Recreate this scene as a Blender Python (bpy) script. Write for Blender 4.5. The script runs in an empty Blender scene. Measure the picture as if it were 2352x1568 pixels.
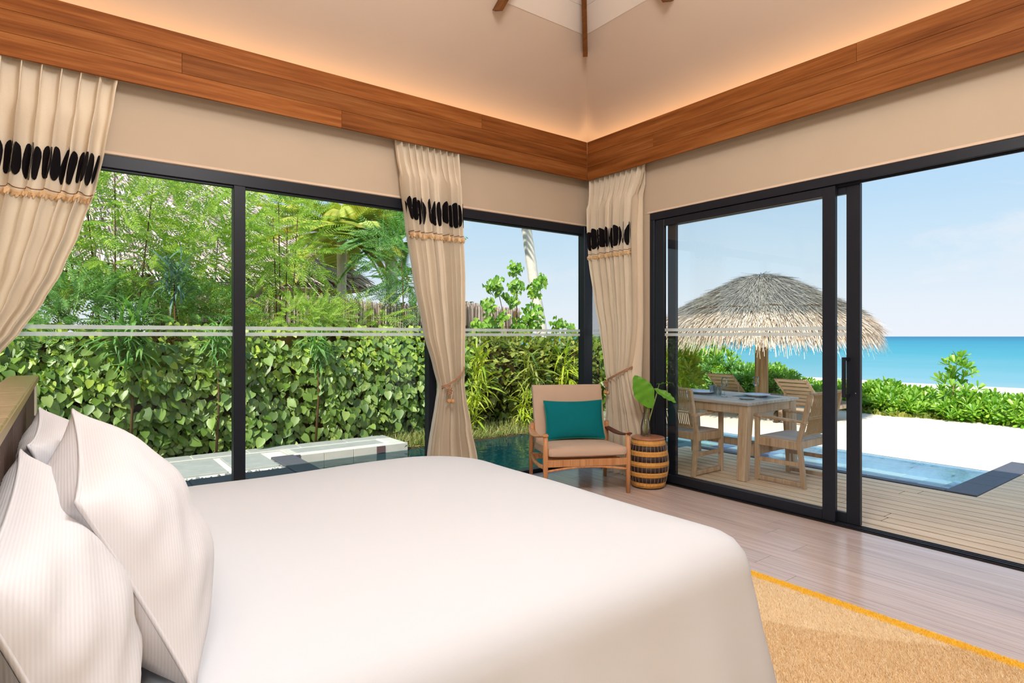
import bpy, math, random
import numpy as np
from mathutils import Vector, Matrix

random.seed(7)
RNG = np.random.default_rng(11)
SC = bpy.context.scene
COL = SC.collection
PI = math.pi

# ------------------------------------------------------------------ camera, sky, sun, exposure
F = 1370.0                     # focal length in pixels of the 2352 x 1568 frame
EYE = 1.40
FWD = Vector((0.6, 0.8, 0.0)); RGT = Vector((0.8, -0.6, 0.0))
cam_data = bpy.data.cameras.new('camera')
cam = bpy.data.objects.new('camera', cam_data); COL.objects.link(cam)
cam_data.sensor_width = 36.0
cam_data.lens = 36.0 * F / 2352.0
cam_data.shift_y = -12.0 / 2352.0
cam_data.clip_start = 0.05; cam_data.clip_end = 9000
cam.location = (0, 0, EYE)
cam.rotation_euler = (PI / 2, 0, -math.atan2(0.6, 0.8))
SC.camera = cam

SC.view_settings.view_transform = 'Standard'
SC.view_settings.look = 'None'
SC.view_settings.gamma = 1.0
SC.view_settings.use_curve_mapping = False
SC.view_settings.exposure = 0.0
SC.cycles.max_bounces = 7
SC.cycles.diffuse_bounces = 4
SC.cycles.glossy_bounces = 3
SC.cycles.transmission_bounces = 4
SC.cycles.transparent_max_bounces = 12
SC.cycles.sample_clamp_indirect = 6.0
SC.cycles.caustics_reflective = False
SC.cycles.caustics_refractive = False


def lin(r, g, b):
    def f(c):
        c = c / 255.0
        return c / 12.92 if c <= 0.04045 else ((c + 0.055) / 1.055) ** 2.4
    return (f(r), f(g), f(b), 1.0)


world = bpy.data.worlds.new('sky'); SC.world = world
world.use_nodes = True
wt = world.node_tree; wt.nodes.clear()
def wn(t): return wt.nodes.new(t)
w_out = wn('ShaderNodeOutputWorld'); w_bg = wn('ShaderNodeBackground'); w_tc = wn('ShaderNodeTexCoord')
w_sep = wn('ShaderNodeSeparateXYZ'); w_ramp = wn('ShaderNodeValToRGB')
wt.links.new(w_tc.outputs['Generated'], w_sep.inputs[0])
wt.links.new(w_sep.outputs['Z'], w_ramp.inputs[0])
er = w_ramp.color_ramp
er.elements[0].position = 0.0; er.elements[0].color = lin(240, 244, 252)
er.elements[1].position = 1.0; er.elements[1].color = lin(150, 196, 244)
for p, c in ((0.05, (232, 242, 252)), (0.12, (212, 234, 250)), (0.20, (192, 224, 249)), (0.27, (182, 218, 249)), (0.5, (166, 207, 247))):
    e = er.elements.new(p); e.color = lin(*c)
w_map = wn('ShaderNodeMapping'); w_map.inputs['Scale'].default_value = (1.0, 1.0, 2.6)
wt.links.new(w_tc.outputs['Generated'], w_map.inputs[0])
w_noise = wn('ShaderNodeTexNoise'); w_noise.inputs['Scale'].default_value = 3.6; w_noise.inputs['Detail'].default_value = 7
w_noise.inputs['Roughness'].default_value = 0.62
wt.links.new(w_map.outputs[0], w_noise.inputs['Vector'])
w_cr = wn('ShaderNodeMapRange'); w_cr.inputs[1].default_value = 0.56; w_cr.inputs[2].default_value = 0.74
w_cr.inputs[3].default_value = 0.0; w_cr.inputs[4].default_value = 0.6
wt.links.new(w_noise.outputs[0], w_cr.inputs[0])
w_mix = wn('ShaderNodeMix'); w_mix.data_type = 'RGBA'
wt.links.new(w_cr.outputs[0], w_mix.inputs[0])
wt.links.new(w_ramp.outputs[0], w_mix.inputs[6]); w_mix.inputs[7].default_value = lin(247, 246, 250)
wt.links.new(w_mix.outputs[2], w_bg.inputs[0])
w_bg.inputs[1].default_value = 1.0
wt.links.new(w_bg.outputs[0], w_out.inputs[0])


def light(kind, name, loc, energy, color, rot=None, **kw):
    l = bpy.data.lights.new(name, kind); l.energy = energy; l.color = color[:3]
    for k, v in kw.items(): setattr(l, k, v)
    o = bpy.data.objects.new(name, l); COL.objects.link(o); o.location = loc
    if rot is not None: o.rotation_euler = rot
    return o


sun = light('SUN', 'sun', (0, 0, 20), 5.8, (1.0, 0.94, 0.84), angle=0.009)
sun.rotation_euler = Vector((0.62, 0.36, -0.70)).to_track_quat('-Z', 'Y').to_euler()
# two added point fills without fixtures; warm strips in the cove behind the fascia
light('POINT', 'ceiling_fill', (1.1, 1.0, 3.9), 214, (0.95, 0.98, 1.0), shadow_soft_size=0.35)  # added fill, out of view, brightens the whole room; no pendant is built
light('POINT', 'rear_fill', (-0.3, -0.8, 2.6), 84, (0.96, 0.98, 1.0), shadow_soft_size=0.25)  # added fill behind the camera, lifts the near side of the bed
COVE = (1.0, 0.64, 0.34)
light('AREA', 'cove_strip_left', (1.1, 4.70, 3.375), 6.2, COVE, (PI, 0, 0), shape='RECTANGLE', size=6.8, size_y=0.06)
light('AREA', 'cove_strip_right', (4.55, 1.25, 3.375), 6.2, COVE, (PI, 0, 0), shape='RECTANGLE', size=0.06, size_y=6.8)

# ------------------------------------------------------------------ helpers
def at(px, py, X=None, Y=None, Z=None, d=None):
    """the world point behind a pixel of the photograph, on the plane X=, Y=, Z= or at depth d"""
    dr = FWD + RGT * ((px - 1176.0) / F) + Vector((0, 0, 1)) * ((772.0 - py) / F)
    if X is not None: k = X / dr.x
    elif Y is not None: k = Y / dr.y
    elif Z is not None: k = (Z - EYE) / dr.z
    else: k = d
    return Vector((0, 0, EYE)) + dr * k


def tag(o, label=None, cat=None, group=None, kind=None):
    if label: o['label'] = label
    if cat: o['category'] = cat
    if group: o['group'] = group
    if kind: o['kind'] = kind
    return o


def empty(name, loc=(0, 0, 0), rz=0.0, **kw):
    o = bpy.data.objects.new(name, None); COL.objects.link(o)
    o.location = loc; o.rotation_euler = (0, 0, rz); o.empty_display_size = 0.1
    return tag(o, **kw)


def link(name, me, mat=None, parent=None, loc=None, rot=None, smooth=False):
    o = bpy.data.objects.new(name, me); COL.objects.link(o)
    if mat is not None and not me.materials: me.materials.append(mat)
    if parent is not None: o.parent = parent
    if loc is not None: o.location = loc
    if rot is not None: o.rotation_euler = rot
    return o


def copy_tree(o, parent=None):
    c = o.copy(); COL.objects.link(c)
    if parent is not None: c.parent = parent
    for ch in list(o.children): copy_tree(ch, c)
    return c


class MB:
    """collects shapes, then links them as one mesh object"""
    def __init__(s): s.v = []; s.f = []; s.sm = []

    def add(s, vs, fs, M=None, smooth=False):
        b = len(s.v)
        if M is not None: vs = [M @ Vector(p) for p in vs]
        s.v += [tuple(p) for p in vs]
        s.f += [tuple(i + b for i in f) for f in fs]
        s.sm += [smooth] * len(fs)
        return s

    def box(s, x0, x1, y0, y1, z0, z1, b=0.004, M=None):
        c = ((x0 + x1) / 2, (y0 + y1) / 2, (z0 + z1) / 2)
        h = (abs(x1 - x0) / 2, abs(y1 - y0) / 2, abs(z1 - z0) / 2)
        b = min(b, min(h) * 0.6)
        vs = []; idx = {}
        for sx in (-1, 1):
            for sy in (-1, 1):
                for sz in (-1, 1):
                    sg = (sx, sy, sz)
                    for a in range(3):
                        p = [c[k] + sg[k] * (h[k] if k == a else h[k] - b) for k in range(3)]
                        idx[(sg, a)] = len(vs); vs.append(p)
        fs = []
        for a in range(3):
            o1, o2 = [k for k in range(3) if k != a]
            for sa in (-1, 1):
                q = []
                for s1, s2 in ((-1, -1), (1, -1), (1, 1), (-1, 1)):
                    sg = [0, 0, 0]; sg[a] = sa; sg[o1] = s1; sg[o2] = s2; q.append(idx[(tuple(sg), a)])
                fs.append(q)
        for a in range(3):
            for b2 in range(a + 1, 3):
                cc = 3 - a - b2
                for sa in (-1, 1):
                    for sb in (-1, 1):
                        q = []
                        for sc_, ax in ((-1, a), (1, a), (1, b2), (-1, b2)):
                            sg = [0, 0, 0]; sg[a] = sa; sg[b2] = sb; sg[cc] = sc_; q.append(idx[(tuple(sg), ax)])
                        fs.append(q)
        for sx in (-1, 1):
            for sy in (-1, 1):
                for sz in (-1, 1):
                    fs.append([idx[((sx, sy, sz), a)] for a in range(3)])
        cv = Vector(c); out = []
        for f in fs:
            p = [Vector(vs[i]) for i in f]
            n = (p[1] - p[0]).cross(p[2] - p[0]); m = sum(p, Vector()) / len(p)
            out.append(f if n.dot(m - cv) >= 0 else f[::-1])
        return s.add(vs, out, M)

    def bar(s, p, q, w, t, up=(0, 0, 1), b=0.004, taper=1.0):
        """a beam from p to q, w wide (across), t thick (along up)"""
        p = Vector(p); q = Vector(q); d = (q - p); L = d.length; d.normalize()
        u = Vector(up); sd = d.cross(u)
        if sd.length < 1e-4: sd = d.cross(Vector((1, 0, 0)))
        sd.normalize(); u = sd.cross(d).normalized()
        M = Matrix((( sd.x, d.x, u.x, p.x), (sd.y, d.y, u.y, p.y), (sd.z, d.z, u.z, p.z), (0, 0, 0, 1)))
        k = len(s.v)
        s.box(-w / 2, w / 2, 0, L, -t / 2, t / 2, b)
        for i in range(k, len(s.v)):
            x, y, z = s.v[i]; f = 1 + (taper - 1) * y / L
            s.v[i] = tuple(M @ Vector((x * f, y, z * f)))
        return s

    def tube(s, pts, r, n=8, cap=True, closed=False):
        pts = [Vector(p) for p in pts]; m = len(pts)
        rr = r if isinstance(r, (list, tuple)) else [r] * m
        vs = []; fs = []; prev = None
        for i, p in enumerate(pts):
            if closed: t = pts[(i + 1) % m] - pts[i - 1]
            else: t = pts[min(i + 1, m - 1)] - pts[max(i - 1, 0)]
            t.normalize()
            if prev is None:
                a = t.cross(Vector((0, 0, 1)))
                if a.length < 1e-3: a = t.cross(Vector((1, 0, 0)))
            else: a = prev - t * prev.dot(t)
            a.normalize(); prev = a; c = t.cross(a)
            for k in range(n):
                an = 2 * PI * k / n
                vs.append(p + (a * math.cos(an) + c * math.sin(an)) * rr[i])
        for i in range(m if closed else m - 1):
            j = (i + 1) % m
            for k in range(n):
                k2 = (k + 1) % n
                fs.append((i * n + k, i * n + k2, j * n + k2, j * n + k))
        if cap and not closed:
            fs.append(tuple(range(n))[::-1]); fs.append(tuple((m - 1) * n + k for k in range(n)))
        return s.add(vs, fs, None, True)

    def lathe(s, prof, n=32, M=None, cap=True):
        vs = []; fs = []
        for r, z in prof:
            for k in range(n):
                a = 2 * PI * k / n; vs.append((r * math.cos(a), r * math.sin(a), z))
        for i in range(len(prof) - 1):
            for k in range(n):
                k2 = (k + 1) % n
                fs.append((i * n + k, i * n + k2, (i + 1) * n + k2, (i + 1) * n + k))
        if cap:
            fs.append(tuple(range(n))[::-1]); fs.append(tuple((len(prof) - 1) * n + k for k in range(n)))
        return s.add(vs, fs, M, True)

    def grid(s, fn, nu, nv, closed_u=False, smooth=True):
        vs = [fn(i / nu, j / nv) for j in range(nv + 1) for i in range(nu + (0 if closed_u else 1))]
        w = nu if closed_u else nu + 1; fs = []
        for j in range(nv):
            for i in range(nu):
                i2 = (i + 1) % w if closed_u else i + 1
                fs.append((j * w + i, j * w + i2, (j + 1) * w + i2, (j + 1) * w + i))
        return s.add(vs, fs, None, smooth)

    def mesh(s, name):
        me = bpy.data.meshes.new(name); me.from_pydata(s.v, [], s.f)
        me.polygons.foreach_set('use_smooth', s.sm); me.update()
        return me

    def build(s, name, mat, parent=None, loc=None, rot=None):
        return link(name, s.mesh(name), mat, parent, loc, rot)


def np_mesh(name, V, Fc, smooth=False):
    me = bpy.data.meshes.new(name)
    V = np.ascontiguousarray(V, dtype=np.float32); Fc = np.ascontiguousarray(Fc, dtype=np.int32)
    n, k = Fc.shape
    me.vertices.add(len(V)); me.vertices.foreach_set('co', V.ravel())
    me.loops.add(n * k); me.loops.foreach_set('vertex_index', Fc.ravel())
    me.polygons.add(n)
    me.polygons.foreach_set('loop_start', np.arange(0, n * k, k, dtype=np.int32))
    me.polygons.foreach_set('loop_total', np.full(n, k, dtype=np.int32))
    me.polygons.foreach_set('use_smooth', np.full(n, smooth, dtype=bool))
    me.update(calc_edges=True); me.validate()
    return me


def frames(D, Nn):
    """rotation matrices whose local y runs along D and local z near Nn (arrays of N x 3)"""
    D = D / np.linalg.norm(D, axis=1, keepdims=True)
    X = np.cross(D, Nn); ln = np.linalg.norm(X, axis=1, keepdims=True); ln[ln < 1e-5] = 1; X = X / ln
    Z = np.cross(X, D)
    return np.stack([X, D, Z], axis=2)


def scatter(name, T, P, R, S, mat, parent=None, stuff=True, smooth=False):
    TV, TF = T
    V = np.einsum('nij,mj->nmi', R, TV) * np.asarray(S)[:, None, None] + P[:, None, :]
    m = len(TV); N = len(P)
    Fc = (TF[None] + (np.arange(N) * m)[:, None, None]).reshape(-1, TF.shape[1])
    o = link(name, np_mesh(name, V.reshape(-1, 3), Fc, smooth), mat, parent)
    if stuff: o['kind'] = 'stuff'
    return o


# leaf shapes: local y = along the leaf, z = its upper side, unit length
def T_(v, f): return (np.array(v, dtype=np.float32), np.array(f, dtype=np.int32))
HEART = T_([(0, 0, 0), (.28, -.06, .03), (.42, .2, .07), (.36, .5, .06), (.18, .8, .0), (0, 1, -.08),
            (-.18, .8, .0), (-.36, .5, .06), (-.42, .2, .07), (-.28, -.06, .03), (0, .5, -.02)],
           [(10, 0, 1), (10, 1, 2), (10, 2, 3), (10, 3, 4), (10, 4, 5), (10, 5, 6), (10, 6, 7), (10, 7, 8), (10, 8, 9), (10, 9, 0)])
BLADE = T_([(-.02, 0, 0), (.02, 0, 0), (.045, .35, .06), (-.045, .35, .06), (.035, .7, .02), (-.035, .7, .02), (0, 1, -.14)],
           [(0, 1, 2), (0, 2, 3), (3, 2, 4), (3, 4, 5), (5, 4, 6)])
def pinnate(n=11, ll=.2, w=.055, droop=.12):
    v = []; f = []
    for i in range(6):
        y = i / 5; v += [(-.006, y, -droop * y * y), (.006, y, -droop * y * y)]
    for i in range(5): f += [(2 * i, 2 * i + 1, 2 * i + 3), (2 * i, 2 * i + 3, 2 * i + 2)]
    for i in range(n):
        y = .14 + .84 * i / (n - 1); z = -droop * y * y
        L = ll * (1 - .55 * abs(y - .4) / .6)
        for sx in (-1, 1):
            b = len(v)
            v += [(0, y, z), (sx * L * .55, y + L * .22 + w * .5, z + .012), (sx * L, y + L * .5, z - .03), (sx * L * .55, y + L * .22 - w * .5, z + .012)]
            f += [(b, b + 1, b + 2), (b, b + 2, b + 3)]
    return T_(v, f)
PINNATE = pinnate()
def rosette(n=12):
    v = []; f = []
    rr = random.Random(3)
    for i in range(n):
        a = i * 2.4; el = .25 + 1.1 * i / n
        L = .9 + .2 * rr.random(); c, s_ = math.cos(a), math.sin(a)
        def P(t, w, dz=0): return (c * t * math.cos(el) * L - s_ * w, s_ * t * math.cos(el) * L + c * w, t * math.sin(el) * L + dz)
        b = len(v)
        v += [P(.05, 0), P(.6, .13), P(.9, .12, -.03), P(1, 0, -.06), P(.9, -.12, -.03), P(.6, -.13), P(.6, 0, -.03)]
        f += [(b, b + 1, b + 6), (b + 6, b + 1, b + 2), (b + 6, b + 2, b + 3), (b + 6, b + 3, b + 4), (b + 6, b + 4, b + 5), (b, b + 6, b + 5)]
    return T_(v, f)
ROSETTE = rosette()
STRAND = T_([(-.5, 0, 0), (.5, 0, 0), (.35, 1, 0), (-.35, 1, 0)], [(0, 1, 2), (0, 2, 3)])


def rdir(n):
    v = RNG.normal(size=(n, 3)); return v / np.linalg.norm(v, axis=1, keepdims=True)


# ------------------------------------------------------------------ materials
MATS = {}
class NT:
    def __init__(s, name):
        s.m = bpy.data.materials.new(name); s.m.use_nodes = True; s.t = s.m.node_tree; s.t.nodes.clear()
        s.out = s.n('ShaderNodeOutputMaterial')
    def n(s, t, **kw):
        x = s.t.nodes.new(t)
        for k, v in kw.items(): setattr(x, k, v)
        return x
    def l(s, a, b): s.t.links.new(a, b)
    def coords(s, scale=(1, 1, 1), kind='Object', rnd=True):
        tc = s.n('ShaderNodeTexCoord'); mp = s.n('ShaderNodeMapping'); mp.inputs['Scale'].default_value = scale
        if rnd:
            oi = s.n('ShaderNodeObjectInfo'); mu = s.n('ShaderNodeMath', operation='MULTIPLY'); mu.inputs[1].default_value = 37.0
            s.l(oi.outputs['Random'], mu.inputs[0])
            ad = s.n('ShaderNodeVectorMath', operation='ADD'); s.l(tc.outputs[kind], ad.inputs[0]); s.l(mu.outputs[0], ad.inputs[1])
            s.l(ad.outputs[0], mp.inputs[0])
        else: s.l(tc.outputs[kind], mp.inputs[0])
        return mp.outputs[0]
    def noise(s, vec, scale, detail=4, rough=.5):
        x = s.n('ShaderNodeTexNoise'); x.inputs['Scale'].default_value = scale; x.inputs['Detail'].default_value = detail
        x.inputs['Roughness'].default_value = rough; s.l(vec, x.inputs['Vector']); return x.outputs[0]
    def ramp(s, fac, stops):
        r = s.n('ShaderNodeValToRGB'); s.l(fac, r.inputs[0]); e = r.color_ramp.elements
        e[0].position, e[0].color = stops[0][0], lin(*stops[0][1]); e[1].position, e[1].color = stops[-1][0], lin(*stops[-1][1])
        for p, c in stops[1:-1]: q = e.new(p); q.color = lin(*c)
        return r.outputs[0]
    def mix(s, fac, a, b, mode='MIX'):
        x = s.n('ShaderNodeMix', data_type='RGBA', blend_type=mode)
        for i, v in ((0, fac), (6, a), (7, b)):
            if hasattr(v, 'links') or hasattr(v, 'is_output'): s.l(v, x.inputs[i])
            else: x.inputs[i].default_value = v
        return x.outputs[2]
    def rng(s, v, a, b, c, d):
        x = s.n('ShaderNodeMapRange'); s.l(v, x.inputs[0])
        for i, k in enumerate((a, b, c, d)): x.inputs[i + 1].default_value = k
        return x.outputs[0]
    def bump(s, h, strength=.3, dist=.01, nrm=None):
        b = s.n('ShaderNodeBump'); b.inputs['Strength'].default_value = strength; b.inputs['Distance'].default_value = dist
        s.l(h, b.inputs['Height'])
        if nrm is not None: s.l(nrm, b.inputs['Normal'])
        return b.outputs[0]
    def principled(s, color, rough=.6, nrm=None, spec=.4, **kw):
        p = s.n('ShaderNodeBsdfPrincipled')
        if hasattr(color, 'is_output'): s.l(color, p.inputs['Base Color'])
        else: p.inputs['Base Color'].default_value = color
        if hasattr(rough, 'is_output'): s.l(rough, p.inputs['Roughness'])
        else: p.inputs['Roughness'].default_value = rough
        p.inputs['Specular IOR Level'].default_value = spec
        for k, v in kw.items(): p.inputs[k.replace('_', ' ')].default_value = v
        if nrm is not None: s.l(nrm, p.inputs['Normal'])
        s.l(p.outputs[0], s.out.inputs[0]); return p
    def rand(s): return s.n('ShaderNodeObjectInfo').outputs['Random']


def wood(name, c1, c2, c3, axis=0, rough=.45, tint=.12, grain=1.0, spec=.4, bump=.15):
    t = NT(name); sc = [22 * grain, 22 * grain, 22 * grain]; sc[axis] = 1.1 * grain
    v = t.coords(tuple(sc)); n1 = t.noise(v, 1.0, 6, .6)
    sc2 = [90 * grain] * 3; sc2[axis] = 2.2 * grain
    v2 = t.coords(tuple(sc2)); n2 = t.noise(v2, 1.0, 3, .5)
    c = t.ramp(n1, [(.3, c1), (.5, c2), (.72, c3)])
    c = t.mix(t.rng(n2, .45, .75, 0, .35), c, lin(*[x * .62 for x in c1]))
    hv = t.n('ShaderNodeHueSaturation'); t.l(c, hv.inputs['Color'])
    t.l(t.rng(t.rand(), 0, 1, 1 - tint, 1 + tint), hv.inputs['Value'])
    t.principled(hv.outputs[0], rough, t.bump(n2, bump, .004), spec)
    MATS[name] = t.m; return t.m


def plain(name, c, rough=.6, spec=.4, noise_amt=.05, nscale=8, bump=0.0, bscale=200, **kw):
    t = NT(name); v = t.coords((1, 1, 1), rnd=False); n = t.noise(v, nscale, 4)
    a = lin(*[min(255, x * (1 + noise_amt)) for x in c]); b = lin(*[x * (1 - noise_amt) for x in c])
    col = t.mix(n, b, a); nr = None
    if bump: nr = t.bump(t.noise(v, bscale, 3), bump, .003)
    t.principled(col, rough, nr, spec, **kw); MATS[name] = t.m; return t.m


def leafmat(name, cols, trans=.35, gloss=.04, var=.0):
    t = NT(name); g = t.n('ShaderNodeNewGeometry'); oi = t.rand()
    a = t.n('ShaderNodeMath', operation='ADD'); t.l(g.outputs['Random Per Island'], a.inputs[0]); t.l(oi, a.inputs[1])
    fr = t.n('ShaderNodeMath', operation='FRACT'); t.l(a.outputs[0], fr.inputs[0])
    c = t.ramp(fr.outputs[0], [(i / (len(cols) - 1), k) for i, k in enumerate(cols)])
    d = t.n('ShaderNodeBsdfDiffuse'); tr = t.n('ShaderNodeBsdfTranslucent'); gl = t.n('ShaderNodeBsdfGlossy'); gl.inputs['Roughness'].default_value = .45
    t.l(c, d.inputs[0])
    c2 = t.mix(1.0, c, (1.0, .98, .45, 1), 'MULTIPLY'); t.l(c2, tr.inputs[0])
    m1 = t.n('ShaderNodeMixShader'); m1.inputs[0].default_value = trans; t.l(d.outputs[0], m1.inputs[1]); t.l(tr.outputs[0], m1.inputs[2])
    m2 = t.n('ShaderNodeMixShader'); m2.inputs[0].default_value = gloss; t.l(m1.outputs[0], m2.inputs[1]); t.l(gl.outputs[0], m2.inputs[2])
    t.l(m2.outputs[0], t.out.inputs[0]); MATS[name] = t.m; return t.m


def glassmat(name, tint, refl_rough=0.0, mul=1.0, bump=None, ior=1.45):
    t = NT(name); tr = t.n('ShaderNodeBsdfTransparent'); tr.inputs[0].default_value = tint
    gl = t.n('ShaderNodeBsdfGlossy'); gl.inputs['Roughness'].default_value = refl_rough
    fr = t.n('ShaderNodeFresnel'); fr.inputs[0].default_value = ior
    if bump:
        v = t.coords((1, 1, 1), rnd=False); nz = t.bump(t.noise(v, bump[0], 3), bump[1], bump[2]); t.l(nz, gl.inputs['Normal']); t.l(nz, fr.inputs['Normal'])
    mu = t.n('ShaderNodeMath', operation='MULTIPLY'); mu.inputs[1].default_value = mul; t.l(fr.outputs[0], mu.inputs[0])
    mx = t.n('ShaderNodeMixShader'); t.l(mu.outputs[0], mx.inputs[0]); t.l(tr.outputs[0], mx.inputs[1]); t.l(gl.outputs[0], mx.inputs[2])
    t.l(mx.outputs[0], t.out.inputs[0]); MATS[name] = t.m; return t.m


wood('fascia_wood', (118, 64, 24), (148, 86, 38), (172, 110, 58), 0, .6, .2, spec=.15)
wood('rafter_wood', (104, 60, 24), (122, 72, 30), (136, 84, 38), 1, .5, .05)
wood('floor_wood', (208, 184, 172), (218, 196, 185), (226, 206, 196), 1, .2, .045, .8, .6, .05)
wood('deck_wood', (234, 196, 156), (248, 214, 174), (254, 224, 190), 1, .62, .06, .9, .3, .2)
wood('teak', (200, 134, 84), (216, 154, 102), (228, 170, 118), 2, .35, .06)
wood('outdoor_teak', (184, 150, 116), (204, 172, 138), (220, 192, 160), 2, .65, .07, 1, .25)
wood('outdoor_teak_flat', (176, 160, 146), (196, 180, 166), (212, 198, 184), 1, .6, .07, 1, .25)
wood('lounger_wood', (150, 128, 106), (176, 152, 128), (196, 174, 150), 1, .65, .07, 1, .25)
wood('headboard_top_wood', (120, 98, 66), (152, 128, 92), (176, 152, 112), 0, .22, .0, 1.6, .6)
wood('post_wood', (132, 96, 62), (182, 150, 112), (214, 190, 156), 2, .8, .05, .6, .2, .6)
plain('slat_dark', (44, 32, 28), .4)
plain('slat_brown', (74, 56, 46), .45)
plain('gold_edge', (150, 128, 92), .4)
plain('plaster', (200, 181, 158), .85, .2, .02, 3, .12, 260)
plain('ceiling_plaster', (226, 202, 180), .85, .2, .02, 1.5, .05, 120)
plain('ceiling_board', (250, 234, 218), .7, .25, .02, 2)
plain('dark_frame', (30, 33, 42), .4, .3, .06)
plain('track_metal', (40, 42, 50), .3, .5)
plain('white_gap', (226, 222, 214), .5)
plain('sand', (246, 234, 216), .95, .05, .03, 6, .35, 90)
plain('deck_gap', (58, 44, 34), .95, .05)  # underlay just below the boards: gap shade and dirt put into a dark colour
plain('soil', (92, 78, 54), .95, .1, .25, 5, .4, 40)
plain('concrete', (206, 206, 196), .85, .2, .07, 6, .2, 60)
plain('stone_pad', (164, 168, 162), .8, .25, .10, 9, .2, 70)
plain('pale_gravel', (222, 222, 210), .9, .1, .06, 30, .4, 120)
plain('dark_stone', (92, 94, 102), .6, .35, .08, 20, .15, 90)
plain('pebble', (120, 124, 122), .7, .3, .35, 9)
plain('bedding', (209, 212, 218), .85, .15, .006, 2, .05, 400)
plain('mattress_cloth', (225, 220, 214), .85, .2)
plain('taupe_fabric', (212, 182, 158), .9, .15, .03, 6, .25, 700)
plain('teal_fabric', (0, 118, 126), .85, .2, .04, 9, .2, 700)
plain('teal_piping', (58, 140, 120), .8, .2)
plain('black_cloth', (24, 20, 22), .9, .15, .1)
plain('fringe_cloth', (226, 190, 146), .9, .1, .12, 60)
plain('stitch', (150, 90, 44), .9, .1)
plain('rope', (184, 142, 112), .85, .2, .15, 80)
plain('bead_wood', (206, 156, 106), .5, .4)
plain('leather_dark', (96, 48, 38), .5, .4)
plain('white_plastic', (214, 206, 184), .4)
plain('metal', (150, 150, 150), .25, .5, Metallic=1.0)
plain('ceramic', (224, 224, 234), .2, .5, .01)
plain('grey_ceramic', (150, 156, 154), .35, .5, .03)
plain('placemat', (120, 132, 132), .8, .2, .06, 40)
plain('thatch_dark', (120, 112, 98), .95, .05, .3, 40)
plain('reed_back', (104, 88, 70), .95, .05, .3, 40)
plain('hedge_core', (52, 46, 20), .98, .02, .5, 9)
plain('bark', (150, 124, 96), .9, .1, .2, 12, .4, 40)
plain('dark_bark', (92, 74, 50), .9, .1, .2, 12)
plain('white_wall', (232, 226, 216), .8, .2)
plain('pool_wall_tile', (150, 186, 210), .5, .4, .1, 12)
plain('teal_tile', (58, 140, 142), .5, .4, .25, 5)
plain('beach', (246, 232, 216), .95, .05, .02, .6)

def linen():
    t = NT('linen'); v = t.coords((1, 1, 1), rnd=False)
    w = t.noise(t.coords((300, 300, 900), rnd=False), 1.0, 2); n = t.noise(v, 5, 4)
    c = t.mix(n, lin(236, 220, 196), lin(248, 234, 213)); c = t.mix(t.rng(w, .5, .8, 0, .3), c, lin(170, 148, 124))
    d = t.n('ShaderNodeBsdfDiffuse'); tr = t.n('ShaderNodeBsdfTranslucent'); t.l(c, d.inputs[0]); t.l(c, tr.inputs[0])
    b = t.bump(w, .25, .002); t.l(b, d.inputs['Normal'])
    m = t.n('ShaderNodeMixShader'); m.inputs[0].default_value = .12; t.l(d.outputs[0], m.inputs[1]); t.l(tr.outputs[0], m.inputs[2])
    t.l(m.outputs[0], t.out.inputs[0]); MATS['linen'] = t.m
linen()

def thatch(name, c1, c2, c3):
    t = NT(name); g = t.n('ShaderNodeNewGeometry')
    c = t.ramp(g.outputs['Random Per Island'], [(0, c1), (.5, c2), (1, c3)])
    t.principled(c, .95, None, .05); MATS[name] = t.m
thatch('thatch_grey', (104, 102, 94), (150, 146, 136), (192, 186, 172))
thatch('thatch_pale', (168, 144, 120), (220, 202, 180), (246, 236, 220))
thatch('thatch_bright', (170, 150, 138), (214, 200, 190), (240, 230, 222))
thatch('reed_brown', (138, 116, 98), (204, 180, 162), (238, 222, 208))
thatch('jute', (230, 196, 146), (244, 216, 172), (252, 232, 198))
thatch('jute_dark', (212, 168, 114), (228, 188, 136), (240, 206, 158))
thatch('yellow_jute', (250, 184, 40), (255, 202, 64), (255, 216, 100))

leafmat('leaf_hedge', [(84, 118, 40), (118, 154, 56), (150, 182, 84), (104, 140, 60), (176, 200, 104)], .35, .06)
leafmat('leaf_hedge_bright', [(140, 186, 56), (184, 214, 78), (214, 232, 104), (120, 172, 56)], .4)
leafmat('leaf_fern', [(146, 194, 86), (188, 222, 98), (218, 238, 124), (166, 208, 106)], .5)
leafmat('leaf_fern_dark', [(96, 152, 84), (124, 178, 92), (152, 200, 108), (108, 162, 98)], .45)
leafmat('leaf_yellow', [(170, 196, 50), (206, 216, 60), (150, 188, 50), (226, 224, 90)], .45)
leafmat('leaf_sea', [(98, 160, 40), (140, 196, 54), (184, 220, 84), (116, 174, 54)], .38, .07)
leafmat('leaf_palm', [(158, 194, 66), (204, 214, 84), (228, 220, 116), (140, 180, 64)], .4)
leafmat('leaf_olive', [(104, 134, 52), (146, 166, 68), (186, 186, 88), (90, 126, 54)], .4)
leafmat('leaf_blue', [(92, 134, 120), (116, 156, 138), (84, 124, 106)], .3)
leafmat('leaf_grass', [(126, 150, 66), (162, 172, 90), (186, 178, 120), (104, 136, 60)], .3)
glassmat('glass', (.965, .98, .975, 1), 0, .55)
glassmat('clear_glass', (.992, .995, .995, 1), 0.02, .8)
glassmat('water_deep', (.28, .62, .66, 1), 0.03, 1.0, (5.5, .25, .03), 1.33)
glassmat('water', (.80, .92, .98, 1), 0.03, 1.0, (5.5, .25, .03), 1.33)

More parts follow.
